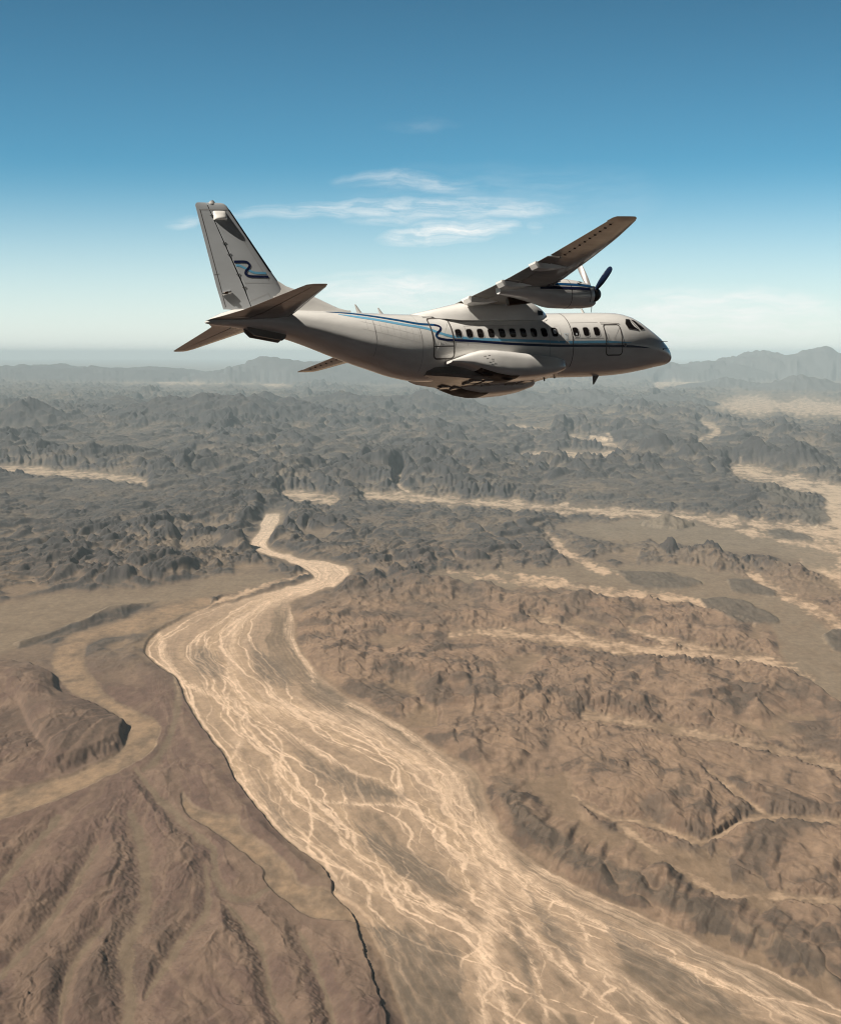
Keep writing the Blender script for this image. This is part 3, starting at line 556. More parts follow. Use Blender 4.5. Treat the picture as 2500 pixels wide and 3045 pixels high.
def pbr(name, col, rough=.4, metal=0.0, coat=0.0, noise=None, spec=.5, bump=None):
    m = bpy.data.materials.new(name); m.use_nodes = True
    t = m.node_tree; b = t.nodes['Principled BSDF']
    b.inputs['Base Color'].default_value = (*col, 1); b.inputs['Roughness'].default_value = rough
    b.inputs['Metallic'].default_value = metal; b.inputs['Coat Weight'].default_value = coat
    b.inputs['Coat Roughness'].default_value = .08
    b.inputs['Specular IOR Level'].default_value = spec
    tc = N(t, 'ShaderNodeTexCoord')
    if noise:
        amt, sc = noise
        mp = N(t, 'ShaderNodeMapping', ins={'Scale': (sc*.35, sc, sc)}); lk(t, tc.outputs['Object'], mp.inputs[0])
        nz = N(t, 'ShaderNodeTexNoise', ins={'Scale': 1.0, 'Detail': 6.0, 'Roughness': .65}); lk(t, mp.outputs[0], nz.inputs['Vector'])
        mr = N(t, 'ShaderNodeMapRange', ins={1: .3, 2: .75, 3: 1.0, 4: 1.0-amt}); lk(t, nz.outputs[0], mr.inputs[0])
        mx = N(t, 'ShaderNodeMix', data_type='RGBA', blend_type='MULTIPLY'); mx.inputs[0].default_value = 1
        mx.inputs[6].default_value = (*col, 1); lk(t, mr.outputs[0], mx.inputs[7]); lk(t, mx.outputs[2], b.inputs['Base Color'])
        rr = N(t, 'ShaderNodeMapRange', ins={1: .3, 2: .75, 3: rough*.8, 4: min(1, rough*1.35)}); lk(t, nz.outputs[0], rr.inputs[0])
        lk(t, rr.outputs[0], b.inputs['Roughness'])
    if bump:
        st, sc = bump
        nb = N(t, 'ShaderNodeTexNoise', ins={'Scale': sc, 'Detail': 2.0}); lk(t, tc.outputs['Object'], nb.inputs['Vector'])
        bp = N(t, 'ShaderNodeBump', ins={'Strength': st, 'Distance': .02}); lk(t, nb.outputs[0], bp.inputs['Height']); lk(t, bp.outputs[0], b.inputs['Normal'])
    return m
M = dict(
    white=pbr('white_aircraft_paint', (.83, .81, .78), .16, coat=.3, noise=(.24, 1.4), bump=(.10, 2.2)),
    under=pbr('shade_tinted_wing_paint', (.30, .27, .24), .15, coat=.25, noise=(.35, 1.8), bump=(.30, 2.6)),  # white paint darkened to carry the shade under the wings and belly
    grey=pbr('pale_grey_paint', (.47, .49, .51), .34, noise=(.14, 1.5)),
    navy=pbr('navy_stripe_paint', (.012, .018, .06), .3, coat=.2),
    blue=pbr('blue_stripe_paint', (.012, .075, .19), .3, coat=.2),
    sky=pbr('sky_blue_stripe_paint', (.16, .42, .62), .3, coat=.2),
    black=pbr('black_rubber', (.012, .011, .011), .55, noise=(.2, 3)),
    boot=pbr('black_deicing_rubber', (.018, .015, .016), .42),
    seam=pbr('seam_sealant', (.10, .09, .085), .6),
    faint=pbr('panel_joint', (.40, .39, .38), .5),
    glass=pbr('dark_window_glass', (.012, .010, .010), .06, spec=.6),
    steel=pbr('burnt_exhaust_steel', (.07, .045, .03), .35, metal=.8, noise=(.5, 6)),
    alu=pbr('bare_aluminium', (.62, .62, .62), .28, metal=.9, noise=(.2, 5)),
    blade=pbr('sky_tinted_propeller_paint', (.018, .034, .085), .22, coat=.3),  # blue of the reflected sky put into the blade colour
    bladepale=pbr('pale_propeller_paint', (.20, .185, .18), .35),
    lip=pbr('pale_intake_lip', (.78, .77, .75), .3),
    red=pbr('beacon_red_lens', (.35, .02, .02), .2),
    paper=pbr('placard_paint', (.72, .76, .78), .5),
)

def empty(name, parent=None):
    o = bpy.data.objects.new(name, None); C.objects.link(o)
    if parent: o.parent = parent
    return o
class MB:
    """collects faces given in (s, y, z); side=-1 mirrors them to the left of the aeroplane"""
    def __init__(self, side=1): self.v = []; self.f = []; self.side = side
    def add(self, vs, fs):
        k = len(self.v); self.v += [tuple(map(float, p)) for p in vs]; self.f += [tuple(i+k for i in f) for f in fs]
    def loft(self, rings, cap=True, closed=True):
        n = len(rings[0]); vs = [p for r in rings for p in r]; fs = []
        for a in range(len(rings)-1):
            for i in range(n if closed else n-1):
                j = (i+1) % n
                fs.append((a*n+i, a*n+j, (a+1)*n+j, (a+1)*n+i))
        if cap and closed:
            fs.append(tuple(range(n-1, -1, -1))); fs.append(tuple((len(rings)-1)*n+i for i in range(n)))
        self.add(vs, fs)
    def build(self, name, mat, parent, angle=35, flip_check=True):
        me = bpy.data.meshes.new(name)
        me.from_pydata([(-s, -y*self.side, z) for s, y, z in self.v], [], self.f)
        bm = bmesh.new(); bm.from_mesh(me)
        bmesh.ops.remove_doubles(bm, verts=bm.verts, dist=1e-5)
        bmesh.ops.recalc_face_normals(bm, faces=bm.faces)
        bm.to_mesh(me); bm.free()
        for p in me.polygons: p.use_smooth = True
        me.set_sharp_from_angle(angle=math.radians(angle))
        me.materials.append(M[mat])
        o = bpy.data.objects.new(name, me); C.objects.link(o); o.parent = parent
        return o
    def split(self, name, mat, parent, angle=35):
        par = list(range(len(self.v)))
        def find(i):
            while par[i] != i: par[i] = par[par[i]]; i = par[i]
            return i
        for f in self.f:
            for q in f[1:]: par[find(q)] = find(f[0])
        groups = {}
        for f in self.f: groups.setdefault(find(f[0]), []).append(f)
        for fs in groups.values():
            b = MB(self.side); idx = sorted({i for f in fs for i in f}); mp_ = {i: k for k, i in enumerate(idx)}
            b.v = [self.v[i] for i in idx]; b.f = [tuple(mp_[i] for i in f) for f in fs]; o = b.build(name, mat, parent, angle)
        return o

plane = empty('turboprop_airplane')
plane['label'] = 'white twin turboprop airplane with blue stripes banking high over the desert'
plane['category'] = 'airplane'
Rw = CW @ RA @ np.diag([1, -1, 1])
Tw = CW @ TA + np.array([0, 0, H])
plane.matrix_world = Matrix([[*Rw[0], Tw[0]], [*Rw[1], Tw[1]], [*Rw[2], Tw[2]], [0, 0, 0, 1]])

# ---- fuselage: s, top, bottom, half width
ST = np.array([(0, -.60, -.70, .06), (.05, -.50, -.80, .22), (.12, -.40, -.86, .33), (.24, -.24, -.91, .46), (.45, .0, -.96, .62), (.9, .378, -1.02, .85),
    (1.27, .617, -1.09, .99), (1.98, 1.064, -1.19, 1.19), (2.4, 1.23, -1.24, 1.26), (3., 1.32, -1.285, 1.31), (4.2, 1.34, -1.315, 1.33),
    (12., 1.335, -1.315, 1.33), (12.5, 1.335, -1.29, 1.33), (13.4, 1.35, -1.11, 1.32), (14.5, 1.40, -.72, 1.27), (15.3, 1.43, -.44, 1.2),
    (18., 1.56, .55, .86), (19.6, 1.62, .89, .56), (20.4, 1.54, 1.0, .36), (20.95, 1.33, 1.06, .22), (21.3, 1.19, 1.12, .04)])
def sec(s): return [pchip(ST[:, 0], ST[:, k], s) for k in (1, 2, 3)]
def rear_n(s): return 2.1 + 1.3*np.clip((s-12.3)/2.5, 0, 1)*np.clip((21-s)/2.5, 0, 1)     # flatter belly under the ramp
def fy(s, z):
    t, b, w = sec(s); zc = (t+b)/2; a = (t-b)/2
    n = 2.1 if z > zc else rear_n(s)
    q = min(1, abs((z-zc)/a))
    return float(w*max(0, 1-q**n)**(1/2.1))
def surf(s, z, off=.004):
    """point on the fuselage's right flank"""
    e = .02
    y = fy(s, z)
    ds = np.array([2*e, fy(s+e, z)-fy(s-e, z), 0]); dz = np.array([0, fy(s, z+e)-fy(s, z-e), 2*e])
    n = np.cross(ds, dz); n /= np.linalg.norm(n)+1e-9
    if n[1] < 0: n = -n
    return (s+n[0]*off, y+n[1]*off, z+n[2]*off)
def ring(s, nn=64):
    t, b, w = sec(s); zc = (t+b)/2; a = (t-b)/2; pts = []
    for i in range(nn):
        th = 2*math.pi*i/nn; c, q = math.cos(th), math.sin(th)
        nb = 2.1 if q > 0 else float(rear_n(s))
        z = zc + a*math.copysign(abs(q)**(2/nb), q)
        y = w*math.copysign(abs(c)**(2/2.1), c)
        pts.append((s, y, z))
    return pts
m = MB(); ss = np.concatenate([[0, .02, .05, .08, .12, .18, .24, .34], np.arange(.45, 12, .35), np.arange(12, 21.3, .25), [21.3]])
m.loft([ring(s) for s in ss]); fus = m.build('fuselage', 'white', plane, 50)

def decal_poly(mb, pts, off=.004, rings=4):
    """fill a convex outline given in (s, z) and lay it on the flank"""
    c = np.mean(pts, axis=0); n = len(pts); vs = []
    for k in range(rings, 0, -1):
        for p in pts:
            q = c+(np.array(p)-c)*k/rings; vs.append(surf(q[0], q[1], off))
    vs.append(surf(c[0], c[1], off)); fs = []
    for k in range(rings-1):
        for i in range(n):
            j = (i+1) % n; fs.append((k*n+i, k*n+j, (k+1)*n+j, (k+1)*n+i))
    for i in range(n): fs.append(((rings-1)*n+i, (rings-1)*n+(i+1) % n, rings*n))
    mb.add(vs, fs)
def smooth_line(pts, step=.05, closed=False):
    p = np.array(pts, float)
    if closed: p = np.vstack([p, p[:1]])
    d = np.r_[0, np.cumsum(np.hypot(*np.diff(p, axis=0).T))]
    t = np.linspace(0, d[-1], max(3, int(d[-1]/step)))
    if closed or len(p) < 3: return np.c_[np.interp(t, d, p[:, 0]), np.interp(t, d, p[:, 1])]
    # Catmull-Rom
    out = []
    for x in t:
        i = min(len(p)-2, max(0, np.searchsorted(d, x)-1)); u = (x-d[i])/(d[i+1]-d[i])
        p0 = p[max(0, i-1)]; p1 = p[i]; p2 = p[i+1]; p3 = p[min(len(p)-1, i+2)]
        out.append(.5*((2*p1)+(p2-p0)*u+(2*p0-5*p1+4*p2-p3)*u*u+(-p0+3*p1-3*p2+p3)*u**3))
    return np.array(out)
def decal_strip(mb, pts, w, off=.004, closed=False, fn=surf, taper=None, step=.05):
    p = smooth_line(pts, step, closed); n = len(p)
    tg = np.gradient(p, axis=0)
    if closed: tg[0] = tg[-1] = p[1]-p[-2]
    tg /= np.linalg.norm(tg, axis=1)[:, None]+1e-9; nm = np.c_[-tg[:, 1], tg[:, 0]]
    vs = []
    for i in range(n):
        ww = w if taper is None else w*np.interp(i/(n-1), taper[0], taper[1])
        for k in (-.5, 0, .5): vs.append(fn(*(p[i]+nm[i]*ww*k), off))
    fs = []
    for i in range(n-1):
        for k in (0, 1): fs.append((3*i+k, 3*i+k+1, 3*i+4+k, 3*i+3+k))
    mb.add(vs, fs)
def rrect(s0, s1, z0, z1, r, n=5):
    pts = []
    for (cs, cz, a0) in ((s1-r, z1-r, 0), (s0+r, z1-r, 90), (s0+r, z0+r, 180), (s1-r, z0+r, 270)):
        for i in range(n+1):
            a = math.radians(a0+90*i/n); pts.append((cs+r*math.cos(a), cz+r*math.sin(a)))
    return pts

# livery
DARK = [(16.6, 1.36), (15.81, 1.30), (15.38, 1.235), (14.66, 1.09), (13.74, .91), (12.94, .75), (12.52, .71), (12.25, .685), (12.07, .64), (11.99, .56), (12.06, .44), (12.2, .34),
        (12.29, .24), (12.22, .14), (11.88, .06), (11.47, .03), (10.52, -.03), (9.18, -.14), (7.8, -.22), (6.61, -.275), (5.86, -.29), (4.22, -.32), (2.76, -.36), (1.75, -.42)]
LIGHT = [(16.2, 1.22), (14.77, .95), (13.58, .71), (12.88, .59), (12.52, .5), (12.17, .36), (11.76, .23), (11.34, .15), (10.46, .07), (9.4, .01), (8., -.05), (6.6, -.12), (5.85, -.14), (4.27, -.15), (2.9, -.2)]
for sd_ in (1, -1):
    m = MB(sd_); k = next(i for i, p in enumerate(DARK) if p[0] < 12.25)
    decal_strip(m, LIGHT, .105, .005, taper=([0, .06, .9, 1], [.2, 1, 1, .1])); m.build('light_stripe', 'sky', fus)
    m = MB(sd_); decal_strip(m, DARK, .092, .008, taper=([0, .05, .93, 1], [.3, 1, 1, .05])); o = m.build('dark_stripe', 'navy', fus)
    # the rear of the stripe is a brighter blue
    o.data.materials.append(M['blue'])
    for p in o.data.polygons:
        if p.center.x < -12.25: p.material_index = 1
    # ring seams
    m = MB(sd_)
    for s in (5.86,): decal_strip(m, [(s, 1.22), (s, .6), (s, 0), (s, -.6), (s, -1.05)], .035, .006)
    m.build('fuselage_seam', 'seam', fus)
    m = MB(sd_)
    for s in (7.0, 12.95, 14.9): 
        t_, b_, _ = sec(s); decal_strip(m, [(s, float(t_)-.12), (s, (float(t_)+float(b_))/2), (s, float(b_)+.15)], .018, .005)
    decal_strip(m, [(5.80, .035), (4.35, .015)], .014, .005); decal_strip(m, [(5.80, .70), (4.4, .70)], .012, .005)
    decal_strip(m, [(10.9, .62), (10.9, -.2)], .012, .005); decal_strip(m, [(10.95, .62), (8.2, .62)], .012, .005)
    for q in (.55, .25, -.05): decal_strip(m, [(15.4, q+.62), (12.98, q)], .006, .005)
    for i_ in range(9): decal_strip(m, [(15.2-.27*i_, .95-.06*i_), (15.2-.27*i_, .55-.07*i_)], .005, .006)
    m.split('panel_joint', 'faint', fus)

# cabin windows, doors, cockpit windows
WINS = [4.6, 5.135, 5.655] + [6.705+.506*i for i in range(10)]
for sd_ in (1, -1):
    for i, s in enumerate(WINS):
        m = MB(sd_); decal_poly(m, rrect(s-.138, s+.138, .108, .475, .095), .005); w_ = m.build('cabin_window', 'glass', plane)
        m = MB(sd_); decal_strip(m, rrect(s-.150, s+.150, .095, .49, .105), .022, .009, closed=True, step=.02); m.build('window_frame', 'faint', w_)
        if i == 3:
            m = MB(sd_); decal_poly(m, rrect(s-.085, s+.06, .21, .42, .06), .010); m.build('window_blind', 'grey', w_)
        if i == 2:
            m = MB(sd_); decal_poly(m, rrect(s-.06, s+.03, .14, .24, .03), .010); m.build('seat_top', 'grey', w_)
    m = MB(sd_); decal_poly(m, rrect(11.53, 12.45, -.66, .99, .14), .003, 8); d = m.build('passenger_door', 'white', plane)
    m = MB(sd_); decal_strip(m, rrect(11.53, 12.45, -.66, .99, .14), .055, .010, closed=True); m.build('door_seal', 'seam', d)
    m = MB(sd_); decal_strip(m, [(12.42, -.2), (11.55, -.2)], .045, .010); m.build('door_hinge', 'seam', d)
    m = MB(sd_); decal_strip(m, [(12.14, .0), (12.13, -.14)], .035, .014); decal_strip(m, [(12.13, -.13), (11.98, -.13)], .03, .014); decal_strip(m, [(11.95, -.02), (11.88, -.12)], .02, .014); m.split('door_handle', 'faint', d)
    m = MB(sd_); decal_strip(m, [(12.56, 1.06), (11.85, 1.05), (11.6, .99)], .03, .03); m.build('rain_gutter', 'seam', d)
    m = MB(sd_); decal_poly(m, rrect(3.37, 4.2, -.68, .59, .13), .003, 8); d = m.build('crew_door', 'white', plane)
    m = MB(sd_); decal_strip(m, rrect(3.37, 4.2, -.68, .59, .13), .045, .012, closed=True); m.build('door_seal', 'seam', d)
    m = MB(sd_); decal_strip(m, [(4.1, -.38), (4.02, -.42)], .04, .014); decal_strip(m, [(4.09, .2), (4.09, -.3)], .014, .012); m.split('door_handle', 'faint', d)
    m = MB(sd_); decal_strip(m, [(4.32, .66), (3.34, .62)], .03, .03); m.build('rain_gutter', 'seam', d)
    m = MB(sd_); decal_poly(m, [(2.82, .85), (2.62, .85), (2.36, .33), (2.5, .33), (2.92, .39), (2.99, .62)], .006, 6); g = m.build('cockpit_window', 'glass', plane)
    m = MB(sd_); decal_strip(m, [(2.82, .85), (2.62, .85), (2.36, .33), (2.92, .39), (2.99, .62)], .03, .008, closed=True); m.build('window_frame', 'seam', g)
    m = MB(sd_); decal_poly(m, [(2.52, .83), (2.36, .80), (1.96, .41), (2.24, .345)], .006, 6); g = m.build('cockpit_window', 'glass', plane)
    m = MB(sd_); decal_strip(m, [(2.52, .83), (2.36, .80), (1.96, .41), (2.24, .345)], .03, .008, closed=True); m.build('window_frame', 'seam', g)
    # emergency exit surround, notice, small fittings
    m = MB(sd_); decal_strip(m, [(6.68, .58), (6.44, .58)], .03, .009); decal_strip(m, [(6.45, .57), (6.43, .05)], .03, .009); decal_strip(m, [(6.43, .05), (6.63, .04)], .03, .009); decal_strip(m, [(6.61, .04), (6.57, -.12)], .03, .009)
    m.split('exit_outline', 'lip', plane)
    m = MB(sd_); decal_poly(m, rrect(6.03, 6.28, -.22, .25, .01), .006); pl = m.build('placard', 'paper', plane)
    m = MB(sd_); rnd = random.Random(3)
    for _ in range(16):
        a = rnd.uniform(6.09, 6.2); b = rnd.uniform(-.17, .2); decal_strip(m, [(a, b), (a+rnd.uniform(-.05, .05), b+rnd.uniform(-.06, .06))], .016, .010, step=.02)
    m.split('placard_mark', 'faint', pl)
    m = MB(sd_); decal_poly(m, [(3.22+.075*math.cos(a), -.29+.085*math.sin(a)) for a in np.linspace(0, 6.283, 17)[:-1]], .012); q = m.build('static_port', 'faint', plane)
    m = MB(sd_); decal_poly(m, [(3.22+.03*math.cos(a), -.29+.03*math.sin(a)) for a in np.linspace(0, 6.283, 11)[:-1]], .016); m.build('port_hole', 'seam', q)
# nose cap and pitot probes
m = MB(); m.loft([[(s, y*1.006, z*1.004) for s, y, z in ring(s)] for s in (0, .01, .04, .08, .12, .18, .24, .30)]); 
m.v = [(s-.004, y, z) for s, y, z in m.v]; m.build('nose_cap', 'navy', plane, 60)
def tube(mb, a, b, r0, r1, n=10):
    a = np.array(a, float); b = np.array(b, float); d = b-a; d /= np.linalg.norm(d)
    u = np.cross(d, (0, 0, 1) if abs(d[2]) < .9 else (1, 0, 0)); u /= np.linalg.norm(u); v = np.cross(d, u)
    mb.loft([[tuple(p+r*(math.cos(2*math.pi*i/n)*u+math.sin(2*math.pi*i/n)*v)) for i in range(n)] for p, r in ((a, r0), (b, r1))])
for sd_ in (1, -1):
    for (s, z) in ((.95, -.1), (.92, -.42)):
        m = MB(sd_); a = np.array(surf(s, z, 0)); b = a+np.array([.02, .08, 0]); tube(m, a, b, .03, .018); tube(m, b+[.0, 0, 0], b+[-.28, .0, -.01], .014, .010); m.split('pitot_probe', 'black', plane)

# ---- lifting surfaces
AF = [(0, 0), (.0125, .2), (.05, .36), (.1, .44), (.2, .49), (.3, .5), (.4, .475), (.55, .40), (.7, .29), (.85, .16), (1, .015)]
def chord_pts(x0, x1, t, n=9):
    """closed outline of the chord slice x0..x1 (fractions): list of (x, half thickness with sign)"""
    xs = np.unique(np.r_[x0, [a for a, _ in AF if x0 < a < x1], x1])
    hs = np.interp(xs, [a for a, _ in AF], [b for _, b in AF])*t
    return [(x, h) for x, h in zip(xs, hs)] + [(x, -h*.85) for x, h in list(zip(xs, hs))[::-1]]
def wing_part(mb, stations, x0, x1, t, zoff=0.0, vertical=False):
    rings = []
    for (q, le, te, z, *tt) in stations:
        c = te-le; tk = (tt[0] if tt else t)*c
        r = []
        for x, h in chord_pts(x0, x1, tk):
            if vertical: r.append((le+x*c, h, q))
            else: r.append((le+x*c, q, z+h+zoff))
        rings.append(r)
    mb.loft(rings)
def interp_st(sts, q):
    qs = [s[0] for s in sts]; return (q, *[float(np.interp(q, qs, [s[k] for s in sts])) for k in range(1, len(sts[0]))])
def span(sts, q0, q1):
    return [interp_st(sts, q0)] + [s for s in sts if q0 < s[0] < q1] + [interp_st(sts, q1)]

ZW = 1.66
WR = [(0, 7.95, 10.80, ZW, .155), (1.2, 7.97, 10.78, ZW, .155), (3.4, 8.12, 10.80, ZW, .155), (4.9, 8.46, 10.90, ZW, .15), (8.0, 9.28, 11.24, ZW, .14), (10.5, 10.02, 11.57, ZW, .13), (12.45, 10.72, 11.84, ZW, .115), (12.72, 10.86, 11.86, ZW, .09), (12.88, 11.02, 11.80, ZW, .03)]
WL = [(q, a-.30*(q/12.9)**2, b-.42*(q/12.9)**2, z, t) for q, a, b, z, t in WR]
for sd_, W in ((1, WR), (-1, WL)):
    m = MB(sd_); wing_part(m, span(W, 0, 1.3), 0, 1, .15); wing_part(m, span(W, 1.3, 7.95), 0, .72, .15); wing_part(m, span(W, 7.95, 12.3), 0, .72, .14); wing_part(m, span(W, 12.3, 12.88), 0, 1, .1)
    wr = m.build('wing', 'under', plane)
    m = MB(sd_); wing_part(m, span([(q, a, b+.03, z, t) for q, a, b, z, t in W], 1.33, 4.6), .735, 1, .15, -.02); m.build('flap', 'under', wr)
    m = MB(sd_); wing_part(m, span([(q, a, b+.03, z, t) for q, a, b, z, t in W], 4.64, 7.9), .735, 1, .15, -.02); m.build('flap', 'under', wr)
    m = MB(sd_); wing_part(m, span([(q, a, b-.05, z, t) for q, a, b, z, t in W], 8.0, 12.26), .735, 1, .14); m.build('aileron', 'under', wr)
    m = MB(sd_)
    for q in np.arange(8.25, 12.2, .42):
        st = interp_st(W, q); c = st[2]-st[1]; x = st[1]+.70*c; zb = st[3]-.29*st[4]*c*.85
        m.loft([[(x, q-.012, zb-.02), (x, q+.012, zb-.02), (x, q+.012, zb+.02), (x, q-.012, zb+.02)], [(x+.09, q-.012, zb-.012), (x+.09, q+.012, zb-.012), (x+.09, q+.012, zb+.03), (x+.09, q-.012, zb+.03)]])
    m.split('hinge_row', 'black', wr)
    # leading edge boot
    m = MB(sd_)
    for a_, b_ in ((4.9, 12.5), (1.3, 2.7)):
        rings = []
        for q in np.linspace(a_, b_, 14):
            q_, le, te, z, t = interp_st(W, q); c = te-le; tk = t*c
            xs = [.085, .02, .006, 0]; r = []
            hh = np.interp(xs, [a for a, _ in AF], [b for _, b in AF])*tk
            r = [(le+x*c-.006, q, z+h+.004) for x, h in zip(xs, hh)] + [(le+x*c-.006, q, z-h*.85-.004) for x, h in list(zip(xs, hh))[::-1]]
            rings.append(r)
        m.loft(rings, cap=False, closed=False)
    m.split('deicing_boot', 'boot', wr)
    # flap track fairings with blunt rear faces
    for q, wd in ((1.55, .34), (4.15, .26), (6.85, .26)):
        st = interp_st(W, q); c = st[2]-st[1]; te = st[2]
        m = MB(sd_); rings = []
        for x, k, zt, zb in ((te-1.35, .15, -.12, -.15), (te-.9, .6, -.10, -.22), (te-.35, 1, -.05, -.25), (te+.02, 1, .0, -.22), (te+.12, .95, .01, -.06)):
            rings.append([(x, q-wd*k, st[3]+zt), (x, q-wd*k*.8, st[3]+zb), (x, q+wd*k*.8, st[3]+zb), (x, q+wd*k, st[3]+zt)])
        m.loft(rings); m.build('flap_fairing', 'white', wr, 25)
    m = MB(sd_)
    for q in (2.4, 5.6):
        a_, b_ = q, q+.02
    decalz = []
    for q0, q1, fx in ((1.3, 7.95, .727), (7.98, 12.28, .727)):
        n_ = 12
        vs = []; fs = []
        for i in range(n_+1):
            q = q0+(q1-q0)*i/n_; st = interp_st(W, q); c = st[2]-st[1]; h = float(np.interp(fx, [a for a, _ in AF], [b for _, b in AF]))*st[4]*c
            vs += [(st[1]+(fx-.012)*c, q, st[3]-h*.85+.010), (st[1]+(fx+.014)*c, q, st[3]-h*.85+.010)]
        for i in range(n_): fs.append((2*i, 2*i+1, 2*i+3, 2*i+2))
        m.add(vs, fs)
    m.split('hinge_gap', 'black', wr)
    # engine nacelle
    ey = 3.47
    NS = [(6.33, 1.30, .36, .36, .34), (6.42, 1.30, .40, .42, .40), (6.7, 1.32, .48, .50, .46), (7.3, 1.34, .56, .58, .54), (8.2, 1.36, .58, .56, .60), (9.1, 1.40, .50, .36, .58), (9.8, 1.46, .35, .26, .45), (10.6, 1.5, .16, .16, .22)]
    def nring(s, zc, hw, hb, ht, k=1.0, n=28):
        return [(s, ey+hw*k*math.copysign(abs(math.cos(a))**.85, math.cos(a)), zc+(ht if math.sin(a) > 0 else hb)*k*math.copysign(abs(math.sin(a))**.9, math.sin(a))) for a in np.linspace(0, 2*math.pi, n+1)[:-1]]
    sN = np.array(NS); sf = np.r_[6.33, 6.36, np.arange(6.42, 10.5, .16), 10.6]
    def nst(s): return [float(pchip(sN[:, 0], sN[:, k], s)) for k in range(1, 5)]
    m = MB(sd_); m.loft([nring(s, *nst(s)) for s in sf]); nac = m.build('engine_nacelle', 'white', plane, 50)
    m = MB(sd_)
    for s0, s1 in ((6.58, 6.615), (7.55, 7.575)): m.loft([nring(s, *nst(s), k=1.008) for s in (s0, s1)], cap=False)
    m.split('cowl_seam', 'seam', nac)
    def nsurf(s, z, off=.004, sgn=1):
        zc, hw, hb, ht = nst(s); q = abs(z-zc)/(ht if z > zc else hb); q = min(q, .999)
        cs = (1-(q**(1/.9))**2)**.5; return (s, ey+sgn*(hw*cs**.85+off), z)
    for sgn in (1, -1):
        m = MB(sd_); decal_strip(m, [(6.62, 1.42), (9.0, 1.47)], .11, .006, fn=lambda s, z, o: nsurf(s, z, o, sgn)); m.build('dark_stripe', 'navy', nac)
        m = MB(sd_); decal_strip(m, [(6.4, 1.56), (8.6, 1.62)], .10, .005, fn=lambda s, z, o: nsurf(s, z, o, sgn)); m.build('light_stripe', 'blue', nac)
        m = MB(sd_); 
        for (a_, b_, zz) in ((6.85, 7.05, 1.74), (7.0, 7.2, 1.63), (8.0, 8.1, 1.75)): 
            p0 = nsurf(a_, zz, .03, sgn); p1 = nsurf(b_, zz+.05, .005, sgn); p2 = nsurf(b_, zz-.06, .005, sgn); p3 = nsurf(a_+.03, zz-.02, .005, sgn)
            m.add([p0, p1, p2, p3], [(0, 1, 2), (0, 2, 3)])
        m.split('cooling_vent', 'black', nac)
        m = MB(sd_); decal_strip(m, [(6.62, 1.12), (7.6, 1.12)], .05, .02, fn=lambda s, z, o: nsurf(s, z, o, sgn), taper=([0, .15, .8, 1], [1, 1, .7, .05])); m.build('cowl_latch_fairing', 'lip', nac)
    # chin intake
    m = MB(sd_); ri = []
    for s, zc, a_, b_ in ((6.26, .93, .24, .09), (6.34, .92, .27, .12), (6.8, .93, .33, .17), (7.6, .98, .36, .2), (8.6, 1.08, .25, .15)):
        ri.append([(s, ey+a_*math.cos(t), zc+b_*math.sin(t)) for t in np.linspace(0, 2*math.pi, 21)[:-1]])
    m.loft(ri); ch = m.build('air_intake', 'white', plane)
    m = MB(sd_); m.loft([[(6.252, ey+.2*math.cos(t), .93+.065*math.sin(t)) for t in np.linspace(0, 2*math.pi, 17)[:-1]], [(6.26, ey+.2*math.cos(t), .93+.065*math.sin(t)) for t in np.linspace(0, 2*math.pi, 17)[:-1]]]); m.build('intake_mouth', 'black', ch)
    # exhaust
    m = MB(sd_)
    for a_, b_ in (((9.0, ey-.30, 1.24), (9.9, ey-.50, 1.16)),):
        a_ = np.array(a_); b_ = np.array(b_)
        tube(m, a_, b_, .20, .17, 16)
    ex = m.build('exhaust_pipe', 'steel', plane)
    m = MB(sd_); tube(m, (9.89, ey-.498, 1.161), (9.905, ey-.501, 1.159), .145, .145, 14); m.build('exhaust_mouth', 'black', ex)
    # propeller
    pr_ = empty('propeller', plane)
    hub = np.array([6.18, ey-.0, 1.32])
    m = MB(sd_); prof = [(6.34, .31), (6.26, .33), (6.12, .32), (6.0, .27), (5.9, .19), (5.84, .10), (5.82, .005)]
    m.loft([[(s, hub[1]+r*math.cos(a), hub[2]+r*math.sin(a)) for a in np.linspace(0, 2*math.pi, 25)[:-1]] for s, r in prof]); m.build('spinner', 'black', pr_, 60)
    for ang, Rb, mt in ((27, 1.62, 'blade'), (115, 1.62, 'bladepale'), (250, .72, 'blade')):
        a = math.radians(ang); rad = np.array([0, math.cos(a), math.sin(a)]); tan = np.array([0, -math.sin(a), math.cos(a)]); ax = np.array([-1., 0, 0])
        m = MB(sd_); rings = []
        for f_, ch_, tk, tw in ((.12, .10, .10, 60), (.2, .13, .09, 58), (.3, .19, .07, 52), (.45, .235, .05, 44), (.6, .25, .04, 38), (.75, .25, .032, 34), (.88, .23, .026, 31), (.95, .19, .02, 30), (.985, .12, .014, 29), (1., .03, .008, 29)):
            if Rb < 1: ch_ *= .75*(1-f_*.75)
            t_ = -math.radians(tw); d1 = tan*math.cos(t_)+ax*math.sin(t_); d2 = np.cross(rad, d1)
            c = hub+rad*Rb*f_
            rings.append([tuple(c+d1*ch_*.5*math.cos(q)+d2*tk*.5*math.sin(q)) for q in np.linspace(0, 2*math.pi, 15)[:-1]])
        m.loft(rings); m.build('propeller_blade', mt, pr_, 50)

